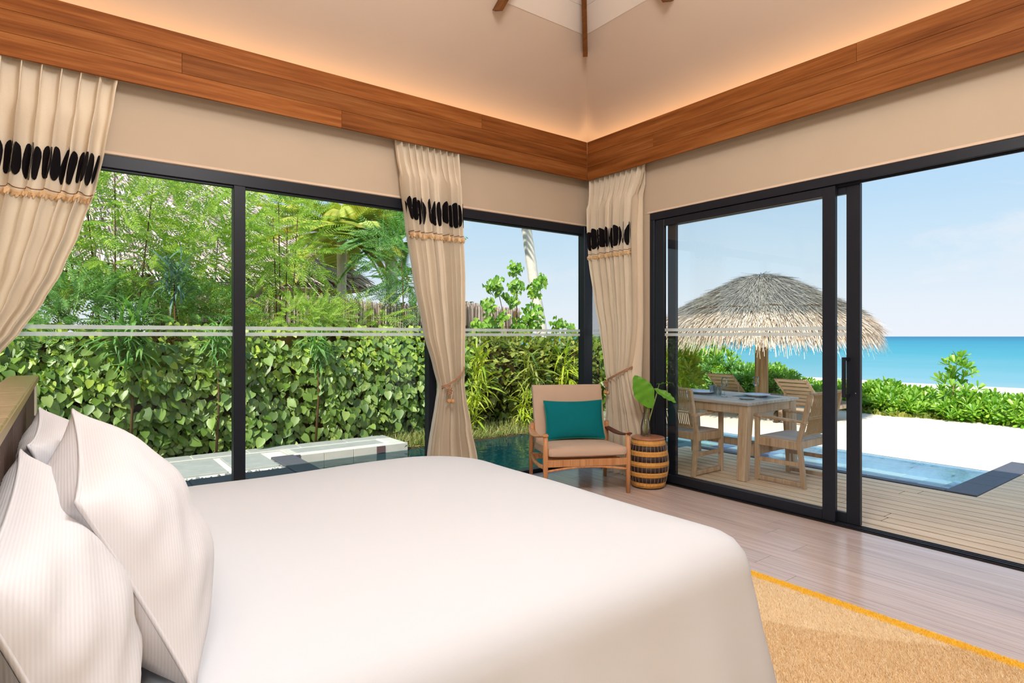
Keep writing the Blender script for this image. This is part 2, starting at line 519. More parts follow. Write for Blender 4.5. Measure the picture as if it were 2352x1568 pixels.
def frosted():
    t = NT('frosted'); d = t.n('ShaderNodeBsdfTranslucent'); d.inputs[0].default_value = lin(250, 255, 250)
    d2 = t.n('ShaderNodeBsdfDiffuse'); d2.inputs[0].default_value = lin(250, 255, 250)
    tr = t.n('ShaderNodeBsdfTransparent')
    m = t.n('ShaderNodeMixShader'); m.inputs[0].default_value = .55; t.l(d.outputs[0], m.inputs[1]); t.l(d2.outputs[0], m.inputs[2])
    m2 = t.n('ShaderNodeMixShader'); m2.inputs[0].default_value = .12; t.l(m.outputs[0], m2.inputs[1]); t.l(tr.outputs[0], m2.inputs[2])
    t.l(m2.outputs[0], t.out.inputs[0]); MATS['frosted'] = t.m
frosted()

def pillowcloth():
    t = NT('pillow_cloth'); tc = t.n('ShaderNodeTexCoord'); sep = t.n('ShaderNodeSeparateXYZ'); t.l(tc.outputs['Object'], sep.inputs[0])
    mu = t.n('ShaderNodeMath', operation='MULTIPLY'); mu.inputs[1].default_value = 1150; t.l(sep.outputs['X'], mu.inputs[0])
    si = t.n('ShaderNodeMath', operation='SINE'); t.l(mu.outputs[0], si.inputs[0])
    c = t.mix(t.rng(si.outputs[0], -1, 1, 0, 1), lin(208, 207, 211), lin(214, 213, 217))
    nz = t.noise(t.coords((1, 1, 1), rnd=False), 7, 3)
    nr = t.bump(nz, .12, .03); nr = t.bump(si.outputs[0], .12, .001, nr)
    t.principled(c, .85, nr, .15); MATS['pillow_cloth'] = t.m
pillowcloth()

def pooltile():
    t = NT('pool_tile'); c = t.ramp(t.rand(), [(0, (170, 200, 212)), (.4, (196, 218, 222)), (.7, (214, 228, 220)), (.76, (70, 112, 168)), (1, (54, 96, 156))])
    n = t.noise(t.coords((1, 1, 1)), 9, 3); c = t.mix(t.rng(n, .3, .7, 0, .25), c, lin(214, 228, 214))
    t.principled(c, .5, None, .3); MATS['pool_tile'] = t.m
pooltile()

def sea():
    t = NT('sea_water'); tc = t.n('ShaderNodeTexCoord'); sep = t.n('ShaderNodeSeparateXYZ'); t.l(tc.outputs['Object'], sep.inputs[0])
    ln = t.n('ShaderNodeMath', operation='LOGARITHM'); ln.inputs[1].default_value = 10; t.l(sep.outputs['X'], ln.inputs[0])
    n = t.noise(t.coords((.05, .012, 1), rnd=False), 1.0, 5, .6)
    ad = t.n('ShaderNodeMath', operation='MULTIPLY_ADD'); t.l(n, ad.inputs[0]); ad.inputs[1].default_value = .35; t.l(ln.outputs[0], ad.inputs[2])
    f = t.rng(ad.outputs[0], 1.75, 3.2, 0, 1)
    c = t.ramp(f, [(0, (150, 176, 182)), (.1, (116, 168, 178)), (.35, (62, 152, 168)), (.62, (42, 138, 162)), (.85, (28, 122, 152)), (1, (22, 112, 146))])
    rp = t.noise(t.coords((.9, .22, 1), rnd=False), 1.0, 4, .6)
    c = t.mix(t.rng(rp, .45, .75, 0, .25), c, lin(116, 174, 184))
    t.principled(c, .5, t.bump(rp, .3, .3), .08); MATS['sea_water'] = t.m
sea()

def basket():
    t = NT('basket_weave'); tc = t.n('ShaderNodeTexCoord'); sep = t.n('ShaderNodeSeparateXYZ'); t.l(tc.outputs['Object'], sep.inputs[0])
    sc_ = t.n('ShaderNodeMath', operation='MULTIPLY'); sc_.inputs[1].default_value = 230; t.l(sep.outputs['Z'], sc_.inputs[0])
    si = t.n('ShaderNodeMath', operation='SINE'); t.l(sc_.outputs[0], si.inputs[0])
    n = t.noise(t.coords((60, 60, 20), rnd=False), 1, 3)
    c = t.mix(n, lin(206, 138, 62), lin(240, 182, 96))
    t.principled(c, .6, t.bump(si.outputs[0], .5, .003), .3); MATS['basket_weave'] = t.m
basket()
plain('basket_dark', (52, 36, 36), .5, .4, .15, 60)

# ------------------------------------------------------------------ the room's shell
XR, YL = 4.6, 4.75            # inner faces of the right wall (sea) and the left wall (garden)
XB, YN = -2.4, -2.25          # the walls behind
HEAD = 2.6                    # top of the window and door frames
ZE, PITCH, RING = 3.52, 0.6, 0.91
CX, CY, HALF = 1.1, 1.25, 3.5


def structure(name, mb, mat, parent=None):
    o = mb.build(name, MATS[mat], parent); o['kind'] = 'structure'; return o


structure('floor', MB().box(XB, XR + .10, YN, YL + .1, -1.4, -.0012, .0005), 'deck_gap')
floor_obj = bpy.data.objects['floor']
structure('wall_left', MB().box(XB, XR + .16, YL, YL + .16, HEAD, ZE + .02, .002).box(XB, -1.1, YL, YL + .16, 0, HEAD, .002), 'plaster')
structure('wall_right', MB().box(XR, XR + .16, YN, YL, HEAD, ZE + .02, .002).box(XR, XR + .16, 3.87, 4.16, 0, HEAD, .002)
          .box(XR, XR + .16, YN, -.7, 0, HEAD, .002), 'plaster')
structure('wall_back', MB().box(XB - .16, XB, YN - .16, YL + .16, -.02, ZE + .02, .002), 'plaster')
structure('wall_near', MB().box(XB, XR + .16, YN - .16, YN, -.02, ZE + .02, .002), 'plaster')

# floor planks run towards the garden wall
PW = 0.19
def plank_mesh(name, w, L, t, b=.002):
    return MB().box(-w / 2, w / 2, -L / 2, L / 2, -t, 0, b).mesh(name)
cache = {}
rr = random.Random(5)
x = XR - .04 - PW / 2
while x > .4:
    y = YN - rr.random() * 2.0
    while y < YL:
        L = 2.05
        y0, y1 = max(y, YN), min(y + L, YL - .02)
        if y1 - y0 > .1 and not (x < 2.0 and y1 < 3.2):
            k = round(y1 - y0, 3)
            if k not in cache: cache[k] = plank_mesh('floor_plank', PW - .0032, k - .002, .012, .0012)
            link('plank', cache[k], MATS['floor_wood'], floor_obj, (x, (y0 + y1) / 2, 0))
        y += L
    x -= PW
structure('trim_5', MB().box(XB, .4, YN, YL, -.01, 0, .001).box(.4, 2.0, YN, 1.5, -.01, -.0005, .001), 'floor_wood')

# ceiling: four plaster slopes, then boarded slopes above a horizontal break
def side_pt(k, a, s, z):
    """a point of slope k: a along the wall, s in from the wall"""
    o = HALF - s
    p = [(a, o), (o, -a), (-a, -o), (-o, a)][k]
    return (CX + p[0], CY + p[1], z)
ceil = structure('ceiling', MB(), 'ceiling_plaster')
mb = MB()
for k in range(4):
    s0, s1 = -.02, RING
    for sg, dz in ((1, 0), (-1, .05)):
        q = [side_pt(k, -(HALF - s0), s0, ZE + PITCH * s0 + dz), side_pt(k, HALF - s0, s0, ZE + PITCH * s0 + dz),
             side_pt(k, HALF - s1, s1, ZE + PITCH * s1 + dz), side_pt(k, -(HALF - s1), s1, ZE + PITCH * s1 + dz)]
        mb.add(q, [(0, 1, 2, 3)[::sg]])
ceil.data = mb.mesh('ceiling'); ceil.data.materials.append(MATS['ceiling_plaster'])
nb = 14; bw = (HALF - RING) / nb
for k in range(4):
    for i in range(nb):
        s0 = RING + i * bw + .002; s1 = RING + (i + 1) * bw - .002 - (.004 if i == nb - 1 else 0)
        v = []
        for dz in (-.004, .018):
            for s in (s0, s1):
                for sg in (-1, 1):
                    v.append(side_pt(k, sg * max(HALF - s - .002, .004), s, ZE + PITCH * s + dz))
        m = MB().add(v, [(0, 2, 3, 1), (4, 5, 7, 6), (0, 1, 5, 4), (2, 6, 7, 3), (0, 4, 6, 2), (1, 3, 7, 5)])
        m.build('ceiling_board', MATS['ceiling_board'], ceil)
mb = MB()
for k in range(4):
    q = []
    for s, e in ((-.32, .14), (HALF, .14)):
        for sg in (-1, 1):
            q.append(side_pt(k, sg * max(HALF - s, .001), s, ZE + PITCH * s + e))
    mb.add(q, [(0, 1, 3, 2)])
structure('roof', mb, 'thatch_dark')

# hip and common rafters, their feet cut off short of the walls
def rafter(px, py, horiz, label, drop=.16, w=.045):
    """horiz: unit vector up the slope in plan"""
    mbr = MB(); u = Vector(horiz)
    if abs(u.x) > .1 and abs(u.y) > .1: s0 = .80; base = Vector((XR - s0, YL - s0, 0)); run = (HALF - s0) * math.sqrt(2); rise = PITCH / math.sqrt(2)
    else:
        if abs(u.y) > .5: base = Vector((2.75, YL - .84, 0)); run = HALF - .84 - abs(2.75 - CX)
        else: base = Vector((XR - .82, 2.96, 0)); run = HALF - .82 - abs(3.0 - CY)
        s0 = .83; rise = PITCH
    z0 = ZE + PITCH * s0 - .012
    p = [Vector((base.x, base.y, z0)), base + u * run + Vector((0, 0, z0 + rise * run))]
    sd = u.cross(Vector((0, 0, 1))) * (w / 2)
    a, b = p
    foot = a + u * .10 + Vector((0, 0, -drop + .1 * rise))
    v = [a - sd, a + sd, foot - sd, foot + sd, b - sd, b + sd, b - sd - Vector((0, 0, drop)), b + sd - Vector((0, 0, drop))]
    mbr.add(v, [(0, 1, 3, 2), (0, 2, 6, 4), (1, 5, 7, 3), (2, 3, 7, 6), (0, 4, 5, 1), (4, 6, 7, 5)])
    o = mbr.build('rafter', MATS['rafter_wood']); tag(o, label, 'rafter', 'wooden rafters under the boarded ceiling')
rafter(0, 0, (-.7071, -.7071, 0), 'wooden hip rafter coming down over the room corner', .13, .04)
rafter(0, 0, (0, -1, 0), 'wooden rafter end above the garden windows, seen at the top edge', .10, .03)
rafter(0, 0, (-1, 0, 0), 'wooden rafter end above the sliding doors, seen at the top edge', .10, .03)

# fascia of three courses of boards round the room, with the cove behind it
FY, FX = 4.60, 4.45; Z0F, Z1F = 3.055, 3.463; ch = (Z1F - Z0F) / 3
def fascia(name, axis):
    root = empty(name, kind='structure')
    if axis == 'x':
        cuts = {0: [XB + .1, at(785, 260, Y=FY).x, FX], 1: [XB + .1, at(418, 150, Y=FY).x, FX], 2: [XB + .1, 3.1, FX]}
        for r in range(3):
            c = cuts[r]
            for i in range(len(c) - 1):
                MB().box(c[i] + .0008, c[i + 1] - .0008, FY, FY + .022, Z0F + r * ch + .0008, Z0F + (r + 1) * ch - .0008, .0011).build('plank', MATS['fascia_wood'], root)
        MB().box(XB + .1, XR, FY + .0225, YL, 3.12, 3.135, .001).build('cove_shelf', MATS['white_gap'], root)
        MB().box(-1.1, XR, YL - .008, YL, HEAD + .004, HEAD + .022, .001).build('bead', MATS['ceiling_plaster'], root)
    else:
        cuts = {0: [YN + .1, .35, FY], 1: [YN + .1, at(1500, 325, X=FX).y, FY], 2: [YN + .1, 1.9, FY]}
        for r in range(3):
            c = cuts[r]
            for i in range(len(c) - 1):
                m = MB().box(c[i] + .0008, c[i + 1] - .0008, -.011, .011, Z0F + r * ch + .0008, Z0F + (r + 1) * ch - .0008, .0011)
                m.v = [(xx, yy, zz) for xx, yy, zz in m.v]
                m.build('plank', MATS['fascia_wood'], root, (FX + .011, 0, 0), (0, 0, PI / 2))
        MB().box(FX + .0225, XR, YN + .1, YL, 3.12, 3.135, .001).build('cove_shelf', MATS['white_gap'], root)
        MB().box(XR - .008, XR, -.7, 3.9, HEAD + .004, HEAD + .022, .001).build('bead', MATS['ceiling_plaster'], root)
fascia('trim_1', 'x'); fascia('trim_2', 'y')
structure('trim_3', MB().box(XB, FX, YN, YN + .03, Z0F, Z1F, .002), 'fascia_wood')
structure('trim_4', MB().box(XB, XB + .03, YN, FY, Z0F, Z1F, .002), 'fascia_wood')

# ------------------------------------------------------------------ garden window wall
DF = MATS['dark_frame']
w1 = empty('window_1', kind='structure')
mA = (at(537, 700, Y=YL).x, at(564, 700, Y=YL).x); mB_ = (at(985, 900, Y=YL).x, at(1003, 900, Y=YL).x)
MB().box(-1.1, XR + .10, YL + .0, YL + .08, HEAD - .085, HEAD, .003).box(-1.1, XR + .1, YL + .02, YL + .06, HEAD - .10, HEAD - .085, .002).build('head_frame', DF, w1)
MB().box(-1.1, XR + .02, YL + .0, YL + .08, -.04, .04, .003).build('sill_frame', DF, w1)
MB().box(-1.1, -1.02, YL, YL + .08, .04, HEAD - .085, .003).build('jamb', DF, w1)
MB().box(XR - .075, XR + .05, YL - .03, YL + .07, 0, HEAD, .004).build('corner_post', DF, w1)
for a, b in (mA, mB_): MB().box(a, b, YL, YL + .08, .04, HEAD - .085, .003).build('mullion', DF, w1)
BANDS = ((1.447, 1.474), (1.402, 1.429))
for a, b in ((-1.02, mA[0]), (mA[1], mB_[0]), (mB_[1], XR - .075)):
    pn = MB().add([(a, YL + .045, .04), (b, YL + .045, .04), (b, YL + .045, HEAD - .085), (a, YL + .045, HEAD - .085)], [(0, 1, 2, 3)]).build('pane', MATS['glass'], w1)
    for z0, z1 in BANDS:
        MB().add([(a, YL + .04, z0), (b, YL + .04, z0), (b, YL + .04, z1), (a, YL + .04, z1)], [(0, 1, 2, 3)]).build('frosted_band', MATS['frosted'], pn)

w2 = empty('window_2', kind='structure')
MB().box(XR, XR + .08, 4.16, YL - .03, HEAD - .085, HEAD, .003).build('head_frame', DF, w2)
MB().box(XR, XR + .08, 4.16, YL - .03, -.04, .04, .003).build('sill_frame', DF, w2)
MB().box(XR, XR + .08, 4.16, 4.20, .04, HEAD - .085, .003).build('jamb', DF, w2)
pn = MB().add([(XR + .045, 4.20, .04), (XR + .045, YL - .03, .04), (XR + .045, YL - .03, HEAD - .085), (XR + .045, 4.20, HEAD - .085)], [(0, 1, 2, 3)]).build('pane', MATS['glass'], w2)
for z0, z1 in BANDS:
    MB().add([(XR + .04, 4.2, z0), (XR + .04, 4.7, z0), (XR + .04, 4.7, z1), (XR + .04, 4.2, z1)], [(0, 1, 2, 3)]).build('frosted_band', MATS['frosted'], pn)

# ------------------------------------------------------------------ sliding doors to the deck
d1 = empty('door_1', kind='structure')
MB().box(XR - .01, XR + .10, -.7, 3.87, HEAD - .07, HEAD, .003).box(XR + .03, XR + .04, -.6, 3.83, HEAD - .085, HEAD - .07, .001).build('header', DF, d1)
MB().box(XR - .01, XR + .10, 3.815, 3.87, 0, HEAD - .07, .003).build('jamb', DF, d1)
MB().box(XR - .01, XR + .10, -.7, -.645, 0, HEAD - .07, .003).build('jamb', DF, d1)
th = MB().box(XR - .006, XR + .095, -.7, 3.87, -.05, .001, .001).build('threshold', MATS['dark_frame'], d1)
for xx in (XR + .012, XR + .046, XR + .078):
    MB().box(xx, xx + .007, -.645, 3.815, .001, .009, .001).build('rail', MATS['track_metal'], th)


def leaf(name, X0, X1, ya, yb, sw, handle=False):
    """a sliding leaf from ya (far) to yb (near)"""
    r = empty(name, kind='structure')
    z0, z1 = .011, HEAD - .075
    MB().box(X0, X1, ya - sw, ya, z0, z1, .003).build('stile', DF, r)
    st = MB().box(X0, X1, yb, yb + sw, z0, z1, .003).build('stile', DF, r)
    MB().box(X0, X1, yb + sw, ya - sw, z0, .085, .003).build('bottom_rail', DF, r)
    MB().box(X0, X1, yb + sw, ya - sw, z1 - .065, z1, .003).build('top_rail', DF, r)
    xm = (X0 + X1) / 2
    pn = MB().add([(xm, yb + sw, .085), (xm, ya - sw, .085), (xm, ya - sw, z1 - .065), (xm, yb + sw, z1 - .065)], [(0, 1, 2, 3)]).build('pane', MATS['glass'], r)
    for b0, b1 in BANDS:
        MB().add([(xm - .004, yb + sw, b0), (xm - .004, ya - sw, b0), (xm - .004, ya - sw, b1), (xm - .004, yb + sw, b1)], [(0, 1, 2, 3)]).build('frosted_band', MATS['frosted'], pn)
    if handle:
        h = MB().box(X0 - .078, X0 - .06, yb + .068, yb + .094, .95, 1.245, .003).box(X0 - .062, X0, yb + .068, yb + .094, .95, .975, .002).box(X0 - .062, X0, yb + .068, yb + .094, 1.22, 1.245, .002)
        h.box(X1, X1 + .03, yb + .035, yb + .06, .96, .99, .002).box(X1, X1 + .03, yb + .035, yb + .06, 1.21, 1.24, .002).box(X1 + .03, X1 + .042, yb + .035, yb + .06, .96, 1.24, .002)
        h.build('handle', MATS['dark_frame'], st)
        MB().lathe([(.006, 0), (.006, .003), (.002, .0035)], 10, Matrix.Translation((X0, yb + .03, .98)) @ Matrix.Rotation(-PI / 2, 4, 'Y')).build('screw', MATS['metal'], st)
    return r
leaf('door_2', XR + .0, XR + .038, 3.80, at(1918, 900, X=XR).y, .095)
leaf('door_3', XR + .050, XR + .088, 3.70, at(1975, 900, X=XR + .05).y, .095, True)

# ------------------------------------------------------------------ ground, pool, deck, sea
xs = [8.5, 11, 14.5, 17, 22, 30, 40, 48, 70]; zs = [-.15, -.15, -.18, -.30, -.62, -1.05, -1.52, -1.72, -2.6]
mb = MB()
def sandp(u, v):
    i = u * (len(xs) - 1); i0 = min(int(i), len(xs) - 2); f = i - i0
    X = xs[i0] * (1 - f) + xs[i0 + 1] * f; Z = zs[i0] * (1 - f) + zs[i0 + 1] * f
    Y = -90 + 200 * v
    return (X, Y, Z + (.02 * math.sin(Y * .7 + X) if X > 15 else 0))
mb.grid(sandp, 8 * 4, 60)
structure('ground', mb, 'sand')
structure('terrain', MB().add([(-60, 7.5, -.15), (8.5, 7.5, -.15), (8.5, 120, -.15), (-60, 120, -.15)], [(0, 1, 2, 3)])
          .add([(8.5, 7.5, -.15), (-60, 7.5, -.15), (-60, 7.5, -1.4), (8.5, 7.5, -1.4)], [(0, 1, 2, 3)]), 'soil')
sea_o = structure('sea', MB().add([(36, -9000, -1.62), (9000, -9000, -1.62), (9000, 9000, -1.62), (36, 9000, -1.62)], [(0, 1, 2, 3)]), 'sea_water')

pool = empty('pool', kind='structure')
MB().add([(-4, 4.92, -.17), (2.25, 4.92, -.17), (2.25, 6.45, -.17), (-4, 6.45, -.17), (2.25, 7.47, -.17), (6.73, 4.92, -.17), (6.73, 7.47, -.17),
          (8.5, 7.47, -.17), (8.5, 4.92, -.17), (6.73, 2.05, -.17), (8.5, 2.05, -.17), (6.35, 4.92, -.17), (6.35, 7.47, -.17)],
         [(9, 10, 8, 5), (11, 8, 7, 12)]).build('water', MATS['water'], pool)
MB().add([(-4, 4.92, -.17), (2.25, 4.92, -.17), (2.25, 6.45, -.17), (-4, 6.45, -.17), (2.25, 7.47, -.17), (6.35, 4.92, -.17), (6.35, 7.47, -.17)],
         [(0, 1, 2, 3), (1, 5, 6, 4)]).build('water', MATS['water_deep'], pool)
MB().box(-4, 8.5, 4.9, 7.5, -1.45, -1.2, .001).build('basin', MATS['teal_tile'], pool)
MB().box(6.35, 8.7, 1.9, 7.5, -1.3, -.375, .001).box(8.5, 8.6, 2.0, 7.5, -1.4, -.155, .001).box(6.6, 8.6, 1.95, 2.05, -1.3, -.155, .001).box(6.63, 6.73, 2.0, 4.92, -1.3, -.12, .001).build('basin', MATS['pool_wall_tile'], pool)
tile_me = MB().box(-.178, .178, -.117, .117, 0, .03, .004).mesh('tile')
for i in range(5):
    for j in range(22):
        link('tile', tile_me, MATS['pool_tile'], pool, (6.91 + i * .36, 2.19 + j * .24, -.375 + .004 * rr.random()))

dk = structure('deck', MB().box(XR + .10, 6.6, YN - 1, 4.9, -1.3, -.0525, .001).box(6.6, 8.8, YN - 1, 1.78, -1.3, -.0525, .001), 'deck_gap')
DWD = .145; x = XR + .10 + DWD / 2; i = 0; dcache = {}
while x < 8.8 - DWD / 2:
    ymax = 4.92 if x < 6.58 else 1.795
    y = -1.6 - rr.random() * 1.2
    while y < ymax - .05:
        y1 = min(y + 2.4, ymax)
        if x < 6.58 or y1 > -1:
            k = round(y1 - y, 3)
            if k not in dcache: dcache[k] = plank_mesh('deck_plank', DWD - .014, k - .004, .024, .003)
            link('plank', dcache[k], MATS['deck_wood'], dk, (x, (y + y1) / 2, -.05))
        y = y1
    x += DWD

def coping(label_mat, boxes, name='coping'):
    for b in boxes:
        MB().box(*b, .004).build('coping_stone', MATS[label_mat], pool)
L_ = []
for i in range(4): L_.append((6.635 + i * .53, 6.635 + (i + 1) * .53 - .004, 1.80, 2.05, -.14, -.047))
for i in range(4): L_.append((6.635, 6.735, 2.055 + i * .71, 2.05 + (i + 1) * .71, -.14, -.05))
L_.append((8.60, 8.80, -1.0, 1.795, -.14, -.046))
coping('dark_stone', L_)

# stepping terrace and stone ledge across the garden pool
ter = structure('terrace', MB().box(-5, 2.22, 6.78, 7.96, -.5, -.085, .004), 'pale_gravel')
for a, b in ((-3.3, -2.82), (-2.75, -2.3), (-2.2, -1.75), (-1.65, -1.2), (-1.1, -.65), (-.55, -.1), (.0, .44), (.43 + .05, .90), (.97, 1.42), (1.50, 1.96)):
    MB().box(a, b, 7.03, 7.88, -.2, -.062, .006).build('stepping_stone', MATS['stone_pad'], ter)
for i in range(12):
    MB().box(-3.9 + i * .49, -3.9 + (i + 1) * .49 - .004, 6.45, 6.80, -.5, -.055, .005).build('coping_stone', MATS['dark_stone'], ter)
for i in range(3):
    MB().box(1.985, 2.25, 6.45 + i * .345, 6.45 + (i + 1) * .345 - .004, -.5, -.052, .005).build('coping_stone', MATS['dark_stone'], ter)
n = 420; P = np.stack([RNG.uniform(-2.5, 2.0, n), 6.84 + .03 * RNG.random(n) + .10 * RNG.random(n), np.full(n, -.078)], 1)
k2 = RNG.random(n) < .25; P[k2, 0] = 1.97 + .07 * RNG.random(k2.sum()); P[k2, 1] = RNG.uniform(6.84, 7.45, k2.sum())
PEB = T_([(-.5, 0, 0), (.5, 0, 0), (0, .4, 0), (0, -.4, 0), (0, 0, .35)], [(0, 3, 4), (3, 1, 4), (1, 2, 4), (2, 0, 4)])
D = rdir(n); D[:, 2] = 0
scatter('pebbles', PEB, P, frames(D, np.tile([0, 0, 1.0], (n, 1))), RNG.uniform(.02, .05, n), MATS['pebble'], ter)

MB().box(2.25, 6.35, 7.464, 7.49, -1.3, -.178, .001).box(3.80, 3.815, 7.464, 8.3, -1.3, -.178, .001).build('basin', MATS['teal_tile'], pool)
led = structure('ledge', MB().box(-5, 3.80, 8.0, 8.27, -.6, -.075, .005).box(2.24, 3.80, 7.50, 8.0, -.6, -.075, .005), 'concrete')
for i in range(4):
    a = 2.245 + i * .39
    MB().box(a, a + .385, 7.47, 7.498, -.185, -.07, .003).build('facing_slab', MATS['concrete'], led)
MB().box(3.34, 3.46, 7.462, 7.478, -.165, -.075, .002).build('spout_block', plain('spout_brown', (104, 82, 84), .7), led)
MB().box(2.26, 2.33, 7.462, 7.475, -.12, -.062, .002).build('end_block', MATS['dark_stone'], led)
MB().box(2.34, 3.52, 7.64, 7.92, -.09, -.066, .003).build('inlay_slab', MATS['stone_pad'], led)
MB().box(3.56, 3.60, 7.58, 7.98, -.09, -.064, .003).build('inlay_strip', MATS['white_wall'], led)
MB().box(2.30, 3.60, 7.56, 7.60, -.09, -.064, .003).build('inlay_strip', MATS['white_wall'], led)
for i in range(10):
    MB().box(-2.6 + i * .64, -2.6 + i * .64 + .62, 8.02, 8.25, -.09, -.066, .003).build('top_slab', MATS['stone_pad'], led)

# ------------------------------------------------------------------ garden planting
UP = np.array([0, 0, 1.0])
def tri_pick(n): return RNG.random(n)

hedge = empty('hedge', (0, 8.35, -.15), label='long wall of large heart-shaped leaves behind the stone ledge', cat='hedge')
def hy(X, Z): return .10 * np.sin(X * 2.1) * np.sin(Z * 3 + X) + .07 * np.sin(X * 5.3 + Z * 2)
def hedge_core(u, v):
    X = -5 + 10.4 * u; Z = v * 1.52
    bulge = .12 * math.sin(v * PI)
    return (X, .26 - bulge + float(hy(X, Z)), Z + .08 * math.sin(X * 2.7) * v)
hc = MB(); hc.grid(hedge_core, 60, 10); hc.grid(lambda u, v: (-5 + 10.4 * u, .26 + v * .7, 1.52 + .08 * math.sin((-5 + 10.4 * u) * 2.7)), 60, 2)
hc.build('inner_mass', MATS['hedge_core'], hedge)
def hedge_leaves(n, x0, x1, z0, z1, s0, s1, yo=0.0):
    X = RNG.uniform(x0, x1, n); Z = RNG.uniform(z0, z1, n)
    Y = .13 - .14 * np.sin(Z / 1.5 * PI).clip(0, 1) + hy(X, Z) + RNG.uniform(-.09, .06, n) + yo
    P = np.stack([X, Y, Z], 1)
    D = np.stack([RNG.normal(0, .55, n), RNG.normal(-.35, .3, n), -np.abs(RNG.normal(.9, .35, n))], 1)
    Nn = np.stack([RNG.normal(0, .45, n), np.full(n, -1.0), RNG.normal(.55, .4, n)], 1)
    return P, frames(D, Nn), RNG.uniform(s0, s1, n)
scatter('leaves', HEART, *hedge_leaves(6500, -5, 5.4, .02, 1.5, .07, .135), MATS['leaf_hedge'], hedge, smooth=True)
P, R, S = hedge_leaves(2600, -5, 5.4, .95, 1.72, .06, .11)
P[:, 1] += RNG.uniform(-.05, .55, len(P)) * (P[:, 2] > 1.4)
scatter('upper_leaves', HEART, P, R, S, MATS['leaf_hedge_bright'], hedge, smooth=True)  # sun on the hedge top put into a brighter leaf green
hleaf = np_mesh('hedge_leaf', HEART[0], HEART[1], True)
P, R, S = hedge_leaves(300, -2.6, 4.2, .10, 1.35, .11, .165, -.07)
for i in range(300):
    o = link('leaf', hleaf, MATS['leaf_hedge'], hedge)
    M = Matrix([list(R[i][0]), list(R[i][1]), list(R[i][2])]).to_4x4()
    o.matrix_local = Matrix.Translation(Vector(P[i])) @ M @ Matrix.Scale(float(S[i]), 4)


def crown(n, c, r, shell=.45):
    d = rdir(n); rad = shell + (1 - shell) * RNG.random(n) ** .6
    return np.array(c) + d * np.array(r) * rad[:, None], d


def stems(root, c, r, n, mat='dark_bark', base=(0, 0, 0), rad=.017):
    for i in range(n):
        a = rr.random() * 6.28; q = (c[0] + r[0] * .6 * math.cos(a), c[1] + r[1] * .6 * math.sin(a), c[2] + r[2] * .5 * rr.random())
        b = (base[0] + .15 * math.cos(a), base[1] + .15 * math.sin(a), 0)
        m = ((b[0] * .6 + q[0] * .4), (b[1] * .6 + q[1] * .4), q[2] * .5)
        MB().tube([b, m, q], [rad, rad * .7, rad * .35], 6).build('stem', MATS[mat], root)


def feather_tree(label, X, Y, z0, z1, r, n, mat, size=.42, ry=.8, group=None):
    root = empty('feathery_tree', (X, Y, -.15), label=label, cat='tree', group=group)
    zc = (z0 + z1) / 2 + .15; c = (0, 0, zc); rad = (r, ry, (z1 - z0) / 2)
    P, d = crown(n, c, rad, .25)
    D = d * .7 + np.stack([RNG.normal(0, .5, n), RNG.normal(0, .5, n), RNG.normal(.15, .35, n)], 1)
    Nn = UP + RNG.normal(0, .45, (n, 3))
    scatter('foliage', PINNATE, P, frames(D, Nn), RNG.uniform(size * .7, size * 1.25, n), MATS[mat], root)
    stems(root, c, rad, 4)
    return root
feather_tree('bright feathery tree nearest the headboard, beside the left curtain', -.75, 9.7, 1.35, 4.5, 1.15, 560, 'leaf_fern', group=None)
feather_tree('tall pale feathery tree filling the upper left pane', .55, 9.5, 1.6, 4.3, .95, 400, 'leaf_fern')
feather_tree('dense feathery tree just left of the window mullion', 1.65, 9.8, 1.4, 3.7, .9, 440, 'leaf_fern')
feather_tree('feathery tree just right of the window mullion with thin stems', 2.75, 9.7, 1.9, 4.1, .85, 300, 'leaf_fern')
feather_tree('low feathery tree before the open pavilion eave', 3.95, 9.6, 1.4, 2.0, .7, 110, 'leaf_fern', .38)
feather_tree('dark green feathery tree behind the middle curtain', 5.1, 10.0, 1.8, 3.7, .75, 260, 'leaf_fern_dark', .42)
feather_tree('bright flat-topped feathery bush above the frosted band, right of the mullion', 2.75, 9.0, 1.45, 1.95, .75, 260, 'leaf_fern', .26, .45)
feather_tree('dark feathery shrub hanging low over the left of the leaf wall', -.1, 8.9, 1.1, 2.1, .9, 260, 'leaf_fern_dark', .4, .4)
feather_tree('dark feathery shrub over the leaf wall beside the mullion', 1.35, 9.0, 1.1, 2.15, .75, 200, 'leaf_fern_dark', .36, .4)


def blade_clump(name, label, p, n, size, mat, r=(.25, .25, .3), droop=.2, cat='plant', group=None, stem_h=True):
    root = empty(name, (p[0], p[1], -.15), label=label, cat=cat, group=group)
    c = (0, 0, p[2] + .15)
    P, d = crown(n, c, (r[0] * .35, r[1] * .35, r[2] * .8), .1)
    D = rdir(n) * .9 + np.array([0, -.15, .35 - droop]); Nn = UP + RNG.normal(0, .3, (n, 3))
    scatter('foliage', BLADE, P, frames(D, Nn), RNG.uniform(size * .6, size * 1.2, n), MATS[mat], root)
    if stem_h: MB().tube([(0, .1, 0), (.02, .03, c[2] * .5), c], [.02, .015, .008], 6).build('stem', MATS['dark_bark'], root)
    return root
blade_clump('oleander', 'dark narrow-leaved plant arching in front of the upper leaf wall', at(300, 770, Y=8.2), 150, .42, 'leaf_fern_dark', (.5, .3, .5), .25)
blade_clump('oleander', 'bluish narrow-leaved sprig above the frosted band, left of the mullion', at(400, 640, Y=8.6), 90, .34, 'leaf_blue', (.4, .3, .4))
blade_clump('oleander', 'narrow-leaved plant low on the leaf wall just left of the mullion', at(500, 790, Y=8.2), 80, .32, 'leaf_fern_dark', (.4, .25, .4), .25)
